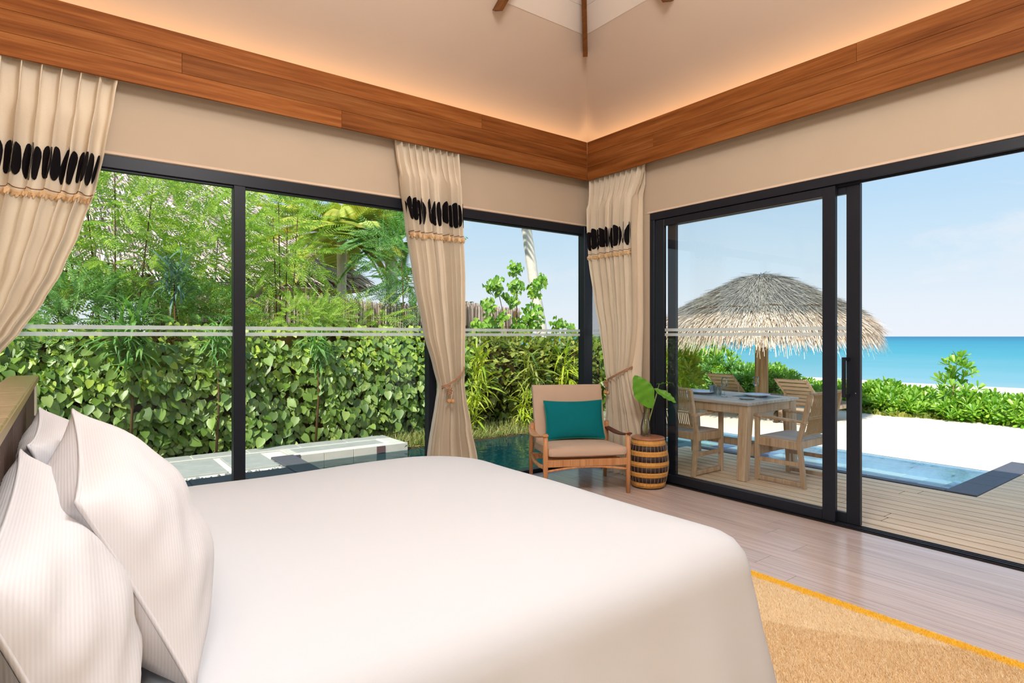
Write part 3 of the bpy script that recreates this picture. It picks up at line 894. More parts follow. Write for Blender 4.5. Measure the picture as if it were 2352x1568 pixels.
blade_clump('oleander', 'narrow-leaved plant on the leaf wall right of the mullion', at(730, 800, Y=8.2), 90, .3, 'leaf_fern_dark', (.5, .25, .35), .25)
for k, (px, py, Y, s, lb) in enumerate(((1100, 850, 8.1, .42, 'yellow-green strappy plant beside the middle curtain'),
                                        (1215, 860, 8.15, .42, 'yellow-green strappy plant behind the armchair back'),
                                        (1205, 950, 7.9, .3, 'small strappy plant at the pool bank by the armchair'),
                                        (1085, 930, 7.9, .3, 'yellow strappy plant low at the pool bank by the middle curtain'),
                                        (1300, 850, 8.3, .42, 'yellow-green strappy plant just left of the corner post'))):
    blade_clump('strappy_plant', lb, at(px, py, Y=Y), 120, s, 'leaf_yellow' if k != 1 else 'leaf_olive', (.5, .3, .6), .5)
for k, (px, lb) in enumerate(((1120, 'olive green shrub right of the middle curtain'), (1200, 'olive green shrub in the centre of the corner pane, below the palm trunk'),
                              (1290, 'olive green shrub against the corner post'), (1380, 'yellow-green shrub seen between corner post and curtain'))):
    Y = 8.9; p = at(px, 850, Y=Y)
    root = empty('leafy_shrub', (p.x, Y, -.15), label=lb, cat='shrub')
    P, d = crown(1500, (0, 0, .78), (1.0, .65, .85 if k < 3 else .8), .7)
    P[:, 2] = np.abs(P[:, 2])
    D = d + RNG.normal(0, .6, (1500, 3)); Nn = d + UP * .6 + RNG.normal(0, .4, (1500, 3))
    scatter('foliage', HEART, P, frames(D, Nn), RNG.uniform(.06, .13, 1500), MATS['leaf_olive' if k < 3 else 'leaf_hedge_bright'], root)
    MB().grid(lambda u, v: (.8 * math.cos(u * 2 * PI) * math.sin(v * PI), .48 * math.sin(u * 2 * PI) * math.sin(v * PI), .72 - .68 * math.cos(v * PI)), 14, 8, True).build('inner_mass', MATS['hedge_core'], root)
    stems(root, (0, 0, .8), (.8, .4, .6), 3)

# bright bushes on the far side, seen through the door panes
for k, (px, X, h, lb) in enumerate(((1430, 10.2, 1.35, 'yellow-green bush behind the corner curtain'),
                                    (1535, 11.2, 1.25, 'bright yellow-green bush in the gap beside the door jamb'),
                                    (1590, 13.6, 1.25, 'tall yellow-leaved shrub left of the thatched umbrella'))):
    p = at(px, 850, X=X)
    root = empty('sea_grape', (p.x, p.y, -.15), label=lb, cat='shrub')
    n = 130; P, d = crown(n, (0, 0, h * .58), (.75, .75, h * .6), .5); P[:, 2] = P[:, 2].clip(.05, 5)
    D = UP * .9 + RNG.normal(0, .35, (n, 3)) ; D2 = np.cross(rdir(n), D)
    scatter('foliage', ROSETTE, P, frames(D2, D), RNG.uniform(.16, .26, n), MATS['leaf_yellow' if k != 2 else 'leaf_sea'], root)
    stems(root, (0, 0, h * .6), (.5, .5, h * .5), 5, 'bark', rad=.02)

# grass bank at the pool's far edge
n = 5200; X = RNG.uniform(3.85, 8.6, n); Y = 7.5 + 1.0 * RNG.random(n) ** 1.3
P = np.stack([X, Y, np.full(n, -.15)], 1); D = UP + RNG.normal(0, .5, (n, 3)); D[:, 1] -= .2
GRS = T_([(-.035, 0, 0), (.035, 0, 0), (.02, .6, .03), (-.02, .6, .03), (0, 1, -.1)], [(0, 1, 2), (0, 2, 3), (3, 2, 4)])
o = scatter('grass', GRS, P, frames(D, rdir(n)), RNG.uniform(.07, .2, n), MATS['leaf_grass'])
tag(o, 'thin dry green grass on the bank behind the garden pool', 'grass')

# climbing sea grape against the sky, by the palm trunk
root = empty('climbing_vine', (at(1190, 745, Y=9.4).x, 9.4, -.15), label='vine with clusters of lobed leaves standing against the sky by the palm trunk', cat='vine')
o0 = Vector(root.location)
Pl = []; 
for px, py, r, m in ((1137, 655, .21, 60), (1183, 615, .15, 30), (1186, 655, .14, 36), (1228, 665, .2, 40), (1243, 645, .14, 28), (1120, 700, .16, 26), (1175, 690, .14, 22), (1160, 680, .08, 10),
                     (1225, 725, .28, 90), (1283, 742, .17, 40), (1200, 750, .25, 60), (1130, 750, .25, 50), (1100, 745, .2, 36), (1310, 758, .16, 26), (1155, 725, .12, 14)):
    c = at(px, py, Y=9.4) - o0; Pl.append(np.array(c) + rdir(m) * r * RNG.random((m, 1)) ** .5)
P = np.concatenate(Pl + [q + RNG.normal(0, .03, q.shape) for q in Pl]); n = len(P)
scatter('foliage', HEART, P, frames(RNG.normal(0, .5, (n, 3)) + np.array([0, 0, -.8]), RNG.normal(0, .4, (n, 3)) + np.array([0, -1, .3])), RNG.uniform(.06, .115, n), MATS['leaf_sea'], root)
for a in ((1186, 610), (1140, 650), (1230, 660), (1125, 700), (1283, 740)):
    q = at(*a, Y=9.4) - o0
    MB().tube([(.0, .05, .2), (q.x * .35, .02, q.z * .55), tuple(q)], [.022, .014, .005], 6).build('stem', MATS['dark_bark'], root)


def palm(name, label, base, top, crown_n, fl, mat, r0, r1, bend=.1, rings=True):
    root = empty(name, base, label=label, cat='palm')
    b = Vector(base); t = Vector(top) - b; pts = []; rads = []
    N = 40
    for i in range(N + 1):
        f = i / N; pts.append((t.x * f + bend * math.sin(f * PI), t.y * f, t.z * f)); rads.append((r0 + (r1 - r0) * f) * (1 + (.05 if i % 2 else -.03)))
    MB().tube(pts, rads, 12).build('trunk', plain('palm_bark', (238, 222, 208), .9, .1, .12, 9, .4, 30) if 'palm_bark' not in MATS else MATS['palm_bark'], root)
    FR = pinnate(30, .30, .03, .45)
    P = np.tile(np.array(t), (crown_n, 1)); a = RNG.uniform(0, 2 * PI, crown_n); e = RNG.uniform(-.35, 1.1, crown_n)
    D = np.stack([np.cos(a) * np.cos(e), np.sin(a) * np.cos(e), np.sin(e)], 1)
    for i in range(crown_n):
        R = frames(D[i:i + 1], UP[None] + RNG.normal(0, .15, (1, 3)))
        scatter('frond', FR, P[i:i + 1] - np.array([0, 0, .0]), R, [fl * RNG.uniform(.8, 1.15)], MATS[mat], root, stuff=False)
    return root
c0 = at(1247, 752, Y=12); c1 = at(1215, 515, Y=12)
dirn = (c1 - c0) / (c1.z - c0.z)
base = c0 + dirn * (-.15 - c0.z); topp = c0 + dirn * (8.0 - c0.z)
palm('coconut_palm', 'tall leaning pale palm trunk in the corner pane', base, topp, 16, 3.2, 'leaf_palm', .15, .11, -.1)
pc = at(785, 545, Y=14)
palm('young_palm', 'short palm with a yellow-green crown right of the window mullion', (pc.x, 14, -.15), (pc.x, 14, pc.z), 34, 1.7, 'leaf_palm', .085, .12, 0)
pc = at(900, 540, Y=13)
palm('young_palm', 'palm crown rising behind the middle curtain', (pc.x, 13, -.15), (pc.x, 13, pc.z - .2), 20, 1.3, 'leaf_fern_dark', .13, .14, 0)
pc = at(1060, 690, Y=12.5)
palm('young_palm', 'bluish palm frond tips just right of the middle curtain', (pc.x, 12.5, -.15), (pc.x - .2, 12.5, pc.z - .35), 14, 1.0, 'leaf_blue', .1, .1, 0)

# reed fence
fe = empty('reed_fence', (0, 11.4, -.15), label='brown reed fence behind the garden shrubs', cat='fence')
n = 3400; X = np.sort(RNG.uniform(1.2, 8.75, n)); H = 2.22 + .05 * np.sin(X * 2) + RNG.uniform(-.05, .07, n)
P = np.stack([X, RNG.uniform(-.03, .03, n), np.zeros(n)], 1)
D = UP + RNG.normal(0, .012, (n, 3)); Nn = np.tile([0, -1.0, 0], (n, 1)) + RNG.normal(0, .5, (n, 3))
R = frames(D, Nn); V = np.array([(-.5, 0, 0), (.5, 0, 0), (.5, 1, 0), (-.5, 1, 0)])
V = np.einsum('nij,nmj->nmi', R, V[None] * np.stack([np.full(n, .014), H, np.ones(n)], 1)[:, None, :]) + P[:, None]
Fq = np.arange(n * 4).reshape(n, 4)
o = link('reeds', np_mesh('reeds', V.reshape(-1, 3), Fq), MATS['reed_brown'], fe); o['kind'] = 'stuff'
MB().box(1.2, 8.75, .03, .05, 0, 2.12, .001).build('backing', MATS['reed_back'], fe)
for xx in (1.3, 3.1, 4.9, 6.7, 8.6): MB().tube([(xx, -.05, 0), (xx, -.05, 2.15)], .03, 8).build('post', MATS['dark_bark'], fe)
MB().box(1.2, 8.75, -.045, -.03, 1.75, 1.79, .002).build('rail', MATS['dark_bark'], fe)

# neighbour's thatched pavilion
pv = empty('thatched_pavilion', (0, 0, 0), label='large pale thatched pavilion roof behind the feathery trees', cat='building')
ex0, ex1, ey0, ey1, ez, rz = -7.0, 6.45, 15.0, 24.0, 2.85, 7.4
rx0, rx1, ry = -3, 2.4, 19.5
roofq = [((ex0, ey0, ez), (ex1, ey0, ez), (rx1, ry, rz), (rx0, ry, rz)), ((ex1, ey0, ez), (ex1, ey1, ez), (rx1, ry, rz)), ((ex1, ey1, ez), (ex0, ey1, ez), (rx0, ry, rz), (rx1, ry, rz)), ((ex0, ey1, ez), (ex0, ey0, ez), (rx0, ry, rz))]
mb = MB()
for q in roofq:
    mb.add(q, [tuple(range(len(q)))]); mb.add([(a, b, c - .25) for a, b, c in q], [tuple(range(len(q)))[::-1]])
mb.build('roof', plain('thatch_base', (206, 192, 182), .95, .05, .12, 14), pv)
def thatch_on(A, B, Cc, Dd, n, L, w, mat, parent, name='thatch'):
    A, B, Cc, Dd = map(np.array, (A, B, Cc, Dd)); u = RNG.random(n)[:, None]; v = (1 - RNG.random(n) ** .9)[:, None]
    bot = A + (B - A) * u; top = Dd + (Cc - Dd) * u; P = bot + (top - bot) * v
    nrm = np.cross(B - A, Dd - A).astype(float); nrm /= np.linalg.norm(nrm)
    dn = (bot - top).astype(float); dn /= np.linalg.norm(dn, axis=1, keepdims=True)
    D = dn + RNG.normal(0, .12, (n, 3)) + nrm * .10
    R = frames(D, np.tile(nrm, (n, 1)) + RNG.normal(0, .2, (n, 3)))
    ln = RNG.uniform(.6, 1.2, n) * L
    V = STRAND[0][None] * np.stack([np.full(n, w), ln, np.ones(n)], 1)[:, None, :]
    V = np.einsum('nij,nmj->nmi', R, V) + (P + nrm * .03)[:, None]
    o = link(name, np_mesh(name, V.reshape(-1, 3), (STRAND[1][None] + (np.arange(n) * 4)[:, None, None]).reshape(-1, 3)), MATS[mat], parent); o['kind'] = 'stuff'
thatch_on(*[tuple(map(float, p)) for p in ((ex0, ey0, ez), (ex1, ey0, ez), (rx1, ry, rz), (rx0, ry, rz))], 9000, .6, .035, 'thatch_bright', pv)
thatch_on((ex1, ey0, ez), (ex1, ey1, ez), (rx1, ry, rz), (rx1, ry, rz), 3000, .6, .035, 'thatch_bright', pv)
for xx in (ex0 + .8, -.8, ex1 - 1.0):
    for yy in (ey0 + .8, ey1 - .8):
        MB().box(xx - .1, xx + .1, yy - .1, yy + .1, -.15, ez, .01).build('post', MATS['bark'], pv)
for i in range(14):
    MB().box(ex0 + .1, ex1 - .1, ey0 + .15 + i * .3, ey0 + .15 + i * .3 + .27, ez - .06 - .0, ez - .03, .003).build('soffit_board', plain('soffit_tan', (200, 168, 116), .7) if 'soffit_tan' not in MATS else MATS['soffit_tan'], pv)
MB().box(ex0, ex1, ey0 - .02, ey0 + .05, ez - .16, ez + .08, .004).box(ex1 - .05, ex1 + .02, ey0, ey1, ez - .16, ez + .08, .004).build('eave_beam', MATS['dark_bark'], pv)

# ------------------------------------------------------------------ beach planting
def beach_shrub(X, Y, h, r, n, label, group=None, mat='leaf_sea', size=(.11, .19)):
    root = empty('beach_shrub', (X, Y, -.18), label=label, cat='shrub', group=group)
    P, d = crown(n, (0, 0, h * .45), (r, r, h * .62), .55); P[:, 2] = P[:, 2].clip(.04, 9)
    D = UP * 1.0 + d * .7 + RNG.normal(0, .25, (n, 3)); D2 = np.cross(rdir(n), D)
    scatter('foliage', ROSETTE, P, frames(D2, D), RNG.uniform(size[0], size[1], n), MATS[mat], root)
    stems(root, (0, 0, h * .5), (r * .7, r * .7, h * .4), 5, 'bark', rad=.018)
    return root
row = 'green shrubs in the row along the beach'
yy = -1.2; i = 0; TALLY = at(2205, 900, X=13.6).y
ORD = ['first', 'second', 'third', 'fourth', 'fifth', 'sixth', 'seventh', 'eighth', 'ninth', 'tenth', 'eleventh', 'twelfth', 'thirteenth', 'fourteenth', 'fifteenth', 'sixteenth']
while yy < 12.5:
    h = .36 + .1 * rr.random() + (.05 if yy > 5.5 else 0) + (.3 if yy > 7.6 else 0) + (.3 if yy > 9.3 else 0)
    for X in (13.7, 14.5):
        beach_shrub(X + rr.uniform(-.15, .15), yy + rr.uniform(-.2, .2), h * (1 if X < 14 else 1.05), .6, 150, 'low glossy green beach shrub', row)
    yy += .85
p = at(2205, 900, X=13.6)
beach_shrub(p.x, p.y, 1.12, .32, 36, 'taller shrub standing out of the beach row, right of the open door', None, 'leaf_sea', (.15, .22))
lows = [o for o in SC.objects if o.name.startswith('beach_shrub') and o.get('group') == row]
for rw, xa, xb in (('front-row', 13, 14.1), ('back-row', 14.1, 16)):
    for sd in ('left', 'right'):
        s_ = sorted([o for o in lows if xa < o.location.x < xb and (o.location.y > TALLY) == (sd == 'left')], key=lambda o: abs(o.location.y - TALLY))
        for k, o in enumerate(s_): o['label'] = 'low glossy green %s beach shrub, %s to the %s of the taller shrub' % (rw, ORD[k], sd)
for px, X, h, lb in ((1650, 13.4, .95, 'rounded green shrub behind the left lounger backrest'), (1700, 13.6, .75, 'dark green shrub between left lounger and umbrella post'), (1790, 13.6, .7, 'green shrub right of the umbrella post')):
    p = at(px, 870, X=X); beach_shrub(p.x, p.y, h, .55, 110, lb, None, 'leaf_fern_dark' if px < 1750 else 'leaf_sea')
n = 4000; Y = RNG.uniform(-1.5, 12, n); X = 13.15 + .5 * RNG.random(n) + .2 * np.sin(Y * 2.2)
P = np.stack([X, Y, np.full(n, -.17)], 1)
o = scatter('creeper', HEART, P, frames(UP + RNG.normal(0, .6, (n, 3)), rdir(n)), RNG.uniform(.06, .14, n), MATS['leaf_olive'])
tag(o, 'low creeping leaves along the foot of the beach shrubs', 'groundcover')

# ------------------------------------------------------------------ thatched beach umbrella
ub = at(1749, 900, X=10.85)
um = empty('thatched_umbrella', (ub.x, ub.y, -.15), label='round thatched umbrella on a thick log post at the beach', cat='umbrella')
prof = [(0.0, 2.72), (.12, 2.71), (.40, 2.64), (.70, 2.49), (1.0, 2.33), (1.3, 2.17), (1.55, 2.03), (1.75, 1.88), (1.88, 1.74), (1.93, 1.58)]
sc = at(1749, 772, X=10.85); depth = .6 * ub.x + .8 * ub.y
prof = [(r * depth / 11.5, z) for r, z in prof]
MB().lathe(prof, 48, cap=False).lathe([(r * .97, z - .07) for r, z in prof], 48, cap=False).build('canopy', MATS['thatch_dark'], um)
def strands(n, r0, r1, L, w, mat, name, lift=.02, hang=0.0):
    rr_ = np.sqrt(RNG.uniform(r0 * r0, r1 * r1, n)); a = RNG.uniform(0, 2 * PI, n)
    pr = np.array([p[0] for p in prof]); pz = np.array([p[1] for p in prof])
    z = np.interp(rr_, pr, pz); z2 = np.interp(rr_ + .05, pr, pz); z2[rr_ + .05 > pr[-1]] -= .2
    sl = (z2 - z) / .05; cs, sn = np.cos(a), np.sin(a)
    P = np.stack([rr_ * cs, rr_ * sn, z + lift], 1)
    D = np.stack([cs, sn, sl - hang], 1); D /= np.linalg.norm(D, axis=1, keepdims=True)
    Nn = np.stack([-sl * cs, -sl * sn, np.ones(n)], 1)
    D = D + RNG.normal(0, .10, (n, 3)) + .06 * Nn
    R = frames(D, Nn + RNG.normal(0, .25, (n, 3)))
    ln = RNG.uniform(.5, 1.2, n) * L
    V = STRAND[0][None] * np.stack([np.full(n, w), ln, np.ones(n)], 1)[:, None, :]
    V = np.einsum('nij,nmj->nmi', R, V) + P[:, None]
    o = link(name, np_mesh(name, V.reshape(-1, 3), (STRAND[1][None] + (np.arange(n) * 4)[:, None, None]).reshape(-1, 3)), MATS[mat], um); o['kind'] = 'stuff'
RM = prof[-1][0]
strands(17000, .0, RM * .83, .30, .008, 'thatch_grey', 'upper_thatch', .035)
strands(15000, RM * .78, RM * .99, .32, .009, 'thatch_pale', 'lower_thatch', .0)
strands(4200, RM * .93, RM, .36, .008, 'thatch_pale', 'fringe', -.02, 2.5)
pts = []
for i in range(72):
    a = i / 72 * 2 * PI; r = RM * .815 + .02 * math.sin(a * 13)
    pts.append((r * math.cos(a), r * math.sin(a), float(np.interp(r, [q[0] for q in prof], [q[1] for q in prof])) + .055 + .012 * math.sin(a * 17)))
MB().tube(pts, .012, 5, closed=True).build('binding_rope', MATS['dark_bark'], um)
pr = 14.5 * depth / F
MB().tube([(0, 0, -.2), (0, .0, .8), (.01, 0, 1.6), (.0, 0, 2.5)], [pr * 1.06, pr, pr * .97, pr * .9], 14).build('post', MATS['post_wood'], um)
for i in range(8):
    a = i * PI / 4; MB().bar((0, 0, 1.5), (RM * .8 * math.cos(a), RM * .8 * math.sin(a), 1.95), .04, .05).build('strut', MATS['dark_bark'], um)
MB().lathe([(.42, -.02), (.36, .05), (.2, .10), (.0, .12)], 20, cap=False).build('sand_mound', MATS['sand'], um)

# ------------------------------------------------------------------ sun loungers
def make_lounger():
    """head towards -x, feet towards the sea; backrest raised"""
    r = empty('sun_lounger')
    W = MATS['lounger_wood']
    for s in (-1, 1): MB().box(-.35, 1.45, s * .31 - .025, s * .31 + .025, .24, .32, .006).build('side_rail', W, r)
    MB().box(1.43, 1.48, -.335, .335, .24, .32, .006).build('end_rail', W, r)
    MB().box(-.37, -.32, -.335, .335, .24, .32, .006).build('end_rail', W, r)
    for s in (-1, 1):
        MB().box(1.32, 1.38, s * .33 - .03, s * .33 + .03, 0, .24, .006).build('leg', W, r)
        MB().box(-.22, -.16, s * .29 - .03, s * .29 + .03, .05, .24, .006).build('leg', W, r)
        M = Matrix.Translation((-.19, s * .345, .11)) @ Matrix.Rotation(PI / 2, 4, 'X')
        MB().lathe([(.02, -.02), (.105, -.02), (.11, -.012), (.11, .012), (.105, .02), (.02, .02)], 20, M).build('wheel', MATS['dark_bark'], r)
    for i in range(11): MB().box(.22 + i * .11, .22 + i * .11 + .085, -.285, .285, .30, .322, .003).build('slat', W, r)
    br = MB(); c, s_ = math.cos(math.radians(40)), math.sin(math.radians(40))
    def bp(t, y): return (.2 - t * c, y, .31 + t * s_)
    for s in (-1, 1): br.bar(bp(0, s * .27), bp(.78, s * .27), .04, .035)
    b = br.build('backrest_frame', W, r)
    for i in range(7):
        t = .06 + i * .112; MB().bar(bp(t, -.30), bp(t, .30), .085, .02, up=(s_, 0, c)).build('slat', W, b)
    for s in (-1, 1): MB().bar((-.1, s * .25, .27), bp(.42, s * .25), .025, .03).build('prop', W, r)
    return r
lo = make_lounger(); lo.location = (10.42, 5.36, -.15)
tag(lo, 'slatted wooden sun lounger right of the umbrella post, backrest raised', 'sun lounger', 'wooden sun loungers by the umbrella')
lo2 = copy_tree(lo); lo2.location = (10.75, 6.98, -.15)
tag(lo2, 'slatted wooden sun lounger left of the umbrella post, backrest raised', 'sun lounger', 'wooden sun loungers by the umbrella')

# ------------------------------------------------------------------ dining set on the deck
ZD = -.05
tb = empty('dining_table', (5.92, 4.02, ZD), label='weathered teak dining table on the deck behind the glass door', cat='table')
OW, OWF = MATS['outdoor_teak'], MATS['outdoor_teak_flat']
tx, ty = .50, .69
for i in range(6):
    a = -tx + i * (2 * tx / 6)
    MB().box(a, a + 2 * tx / 6 - .004, -ty, ty, .755, .785, .003).build('tabletop_board', OWF, tb)
for s in (-1, 1):
    MB().box(s * (tx - .045) - .015, s * (tx - .045) + .015, -ty + .04, ty - .04, .665, .754, .003).build('apron', OW, tb)
    MB().box(-tx + .06, tx - .06, s * (ty - .045) - .015, s * (ty - .045) + .015, .665, .754, .003).build('apron', OW, tb)
for sx in (-1, 1):
    for sy in (-1, 1):
        MB().bar((sx * (tx - .02), sy * (ty - .07), 0), (sx * (tx - .09), sy * (ty - .07), .755), .095, .085, up=(0, 1, 0), b=.006, taper=1.25).build('leg', OW, tb)
for sy in (-1, 1): MB().box(-tx + .08, tx - .08, sy * (ty - .07) - .03, sy * (ty - .07) + .03, .24, .34, .005).build('cross_rail', OW, tb)
MB().box(-.035, .035, -ty - .0, ty + .0, .255, .325, .005).build('stretcher', OW, tb)

def make_garden_chair():
    r = empty('garden_armchair')
    w = .30; yf, yb = -.24, .24
    for s in (-1, 1):
        MB().bar((s * w, yf, 0), (s * w, yf, .64), .045, .04, up=(0, 1, 0)).build('leg', OW, r)
        MB().bar((s * w, yb, 0), (s * w, yb - .05, .45), .045, .04, up=(0, 1, 0)).bar((s * w, yb - .05, .44), (s * w, yb + .06, .90), .045, .04, up=(0, 1, 0)).build('leg', OW, r)
        MB().box(s * w - .018, s * w + .018, yf, yb, .015, .055, .004).build('runner', OW, r)
        MB().box(s * w - .018, s * w + .018, yf, yb - .04, .36, .44, .004).build('side_rail', OW, r)
        MB().bar((s * w, yf - .05, .655), (s * w, yb + .02, .63), .05, .025).build('arm', OW, r)
        MB().box(s * w - .012, s * w + .012, yf + .02, yb - .05, .20, .24, .003).build('side_rail', OW, r)
    MB().box(-w + .02, w - .02, yf - .01, yf + .02, .37, .44, .004).build('seat_rail', OW, r)
    MB().box(-w + .02, w - .02, yb - .07, yb - .04, .37, .44, .004).build('seat_rail', OW, r)
    MB().box(-w + .022, w - .022, yf + .005, yb - .06, .43, .452, .006).build('seat', OWF, r)
    bk = MB(); n = 22
    for i in range(n):
        x0 = -w + .035 + i * (2 * w - .07) / n
        for z0, z1 in ((.50, .66), (.68, .895)):
            y0 = yb - .03 + (z0 - .44) * .24; y1 = yb - .03 + (z1 - .44) * .24
            bk.bar((x0 + .01, y0, z0), (x0 + .01, y1, z1), .017, .008, up=(0, 1, 0), b=.002)
    for z in (.50, .66, .68, .895): bk.bar((-w + .02, yb - .028 + (z - .44) * .24, z), (w - .02, yb - .028 + (z - .44) * .24, z), .014, .014)
    bk.build('woven_backrest', plain('weave_tan', (176, 146, 106), .8, .2, .12, 60), r)
    MB().bar((-w, yb + .055, .905), (w, yb + .055, .905), .03, .02).build('top_rail', OW, r)
    return r
gc = make_garden_chair(); gc.location = (5.91, 3.10, ZD); gc.rotation_euler = (0, 0, PI)
tag(gc, 'weathered teak armchair with woven back at the near end of the deck table', 'chair', 'garden armchairs at the deck table')
g2 = copy_tree(gc); g2.location = (5.43, 4.10, ZD); g2.rotation_euler = (0, 0, PI / 2)
tag(g2, 'weathered teak armchair with woven back pushed under the long side, beside the door jamb', 'chair', 'garden armchairs at the deck table')

ZT = ZD + .785
def on_table(px, py): return at(px, py, Z=ZT)
def thing_mesh(name, mb, mat, loc, label, cat, group=None):
    o = mb.build(name, MATS[mat], None, loc); return tag(o, label, cat, group)
for px, py, r, lb in ((1614, 904, .13, 'white dinner plate at the left end of the deck table'), (1738, 911, .14, 'white dinner plate near the right end of the deck table')):
    p = on_table(px, py)
    m = MB().box(-.16, .16, -.2, .2, 0, .003, .001); o = m.build('placemat', MATS['placemat'], None, (p.x, p.y, ZT)); tag(o, 'grey placemat under the ' + lb.replace('white dinner ', '').replace('at the', 'at the table\'s').replace(' of the deck table', ''), 'placemat', 'grey placemats on the deck table')
    thing_mesh('dinner_plate', MB().lathe([(.0, .004), (r * .6, .004), (r * .65, .006), (r, .026), (r, .030), (r * .66, .012), (0, .010)], 32, cap=False), 'ceramic', (p.x, p.y, ZT + .003), lb, 'plate', 'dinner plates on the deck table')
p = on_table(1716, 917)
thing_mesh('side_plate', MB().lathe([(.0, 0), (.06, 0), (.085, .014), (.085, .018), (.06, .006), (0, .005)], 28, cap=False), 'grey_ceramic', (p.x, p.y, ZT), 'small grey side plate at the table corner nearest the door', 'plate')
def wine(px, py, s, lb, g='wine glasses on the deck table'):
    p = on_table(px, py)
    pr_ = [(.0, 0), (.034, .001), (.033, .004), (.006, .008), (.0045, .02), (.0045, .09), (.012, .10), (.03, .125), (.036, .16), (.034, .19), (.030, .215), (.0285, .215), (.033, .185), (.034, .16), (.028, .127), (.0, .104)]
    thing_mesh('wine_glass', MB().lathe([(r * s, z * s) for r, z in pr_], 24, cap=False), 'clear_glass', (p.x, p.y, ZT + .001), lb, 'glass', g)
wine(1664, 911, 1.0, 'tall stemmed wine glass in front of the left lounger')
wine(1736, 906, .95, 'stemmed wine glass in front of the umbrella post')
for px, py, lb in ((1637, 905, 'clear tumbler beside the left dinner plate'), (1650, 909, 'clear tumbler just left of the tall wine glass')):
    p = on_table(px, py)
    thing_mesh('tumbler', MB().lathe([(0, 0), (.032, 0), (.038, .10), (.036, .10), (.030, .008), (0, .008)], 24, cap=False), 'clear_glass', (p.x, p.y, ZT + .001), lb, 'glass', 'tumblers on the deck table')

# ------------------------------------------------------------------ rug
rg = empty('rug', (0, 0, 0), label='tan jute rug with a yellow border beside the bed foot', cat='rug')
RX0, RX1, RY0, RY1 = -.2, at(2000, 1405, Z=.01).x, -1.6, 2.65
EDGE = RX1
MB().box(RX0, RX1 - .01, RY0, RY1 - .01, .0015, .0105, .003).build('woven_base', MATS['jute'], rg)
def tufts(n, x0, x1, y0, y1, mat, name, L=.016):
    X = RNG.uniform(x0, x1, n); Y = RNG.uniform(y0, y1, n)
    if name == 'dark_pile':
        k = np.sin((X * 1.9 + Y * 2.6) + .8 * np.sin(Y * 2.0)) > .15; X = X[k]; Y = Y[k]; n = len(X)
    P = np.stack([X, Y, np.full(n, .0105)], 1)
    D = np.stack([RNG.normal(.55, .45, n), RNG.normal(.5, .45, n), RNG.uniform(.2, .8, n)], 1)
    V = np.array([(-.5, 0, 0), (.5, 0, 0), (0, 1, 0)]); R = frames(D, UP + RNG.normal(0, .3, (n, 3)))
    V = np.einsum('nij,nmj->nmi', R, V[None] * np.stack([np.full(n, .0034), RNG.uniform(.6, 1.3, n) * L, np.ones(n)], 1)[:, None, :]) + P[:, None]
    o = link(name, np_mesh(name, V.reshape(-1, 3), np.arange(n * 3).reshape(n, 3)), MATS[mat], rg); o['kind'] = 'stuff'
bwid = .068
tufts(150000, 1.9, EDGE - bwid, -.6, RY1 - .068, 'jute', 'pile')
tufts(150000, 1.9, EDGE - bwid, -.6, RY1 - .068, 'jute_dark', 'dark_pile')
MB().box(EDGE - bwid, EDGE + .004, RY0, RY1, .0012, .0125, .004).box(RX0, EDGE - bwid - .001, RY1 - .068, RY1 + .004, .0012, .0125, .004).build('border', MATS['yellow_jute'], rg)
tufts(30000, EDGE - bwid, EDGE, -.6, RY1, 'yellow_jute', 'border_pile', .013)

# ------------------------------------------------------------------ bed
bd = empty('bed', (1.0, 2.3, 0), label='large double bed frame hidden under the white bedspread', cat='bed')
MB().box(-1.03, .98, -.93, .93, .12, .34, .01).build('base', MATS['headboard_top_wood'], bd)
MB().box(-1.03, 1.0, -.95, .95, .34, .60, .05).build('mattress', MATS['mattress_cloth'], bd)
for sx in (-.9, .85):
    for sy in (-.8, .8): MB().box(sx - .04, sx + .04, sy - .04, sy + .04, .0125, .12, .005).build('leg', MATS['slat_dark'], bd)

BX0, BX1, BY0, BY1 = -.06, 2.09, 1.21, 3.39
def rrect(inset, out, n=40):
    """rounded rectangle outline; corner radii differ"""
    x0, x1, y0, y1 = BX0 + inset - out, BX1 - inset + out, BY0 + inset - out, BY1 - inset + out
    rad = {0: .13, 1: .42, 2: .10, 3: .10}   # near foot, far foot, far head, near head
    pts = []
    cs = [(x1, y0, -PI / 2, 0), (x1, y1, 0, 1), (x0, y1, PI / 2, 2), (x0, y0, PI, 3)]
    for cx_, cy_, a0, k in cs:
        r = max(rad[k] - inset * .5 + out, .02)
        sx = -1 if cx_ == x1 else 1; sy = 1 if cy_ == y0 else -1
        ox, oy = cx_ + sx * r, cy_ + sy * r
        for i in range(13):
            a = a0 + PI / 2 * i / 12; pts.append((ox + r * math.cos(a), oy + r * math.sin(a)))
    # resample evenly
    P = pts + [pts[0]]; L = [0]
    for i in range(len(P) - 1): L.append(L[-1] + math.hypot(P[i + 1][0] - P[i][0], P[i + 1][1] - P[i][1]))
    out_ = []; tot = L[-1]; j = 0
    for i in range(n):
        t = tot * i / n
        while L[j + 1] < t: j += 1
        f = (t - L[j]) / (L[j + 1] - L[j] + 1e-9); out_.append((P[j][0] * (1 - f) + P[j + 1][0] * f, P[j][1] * (1 - f) + P[j + 1][1] * f))
    return out_
NR = 220
rings = []
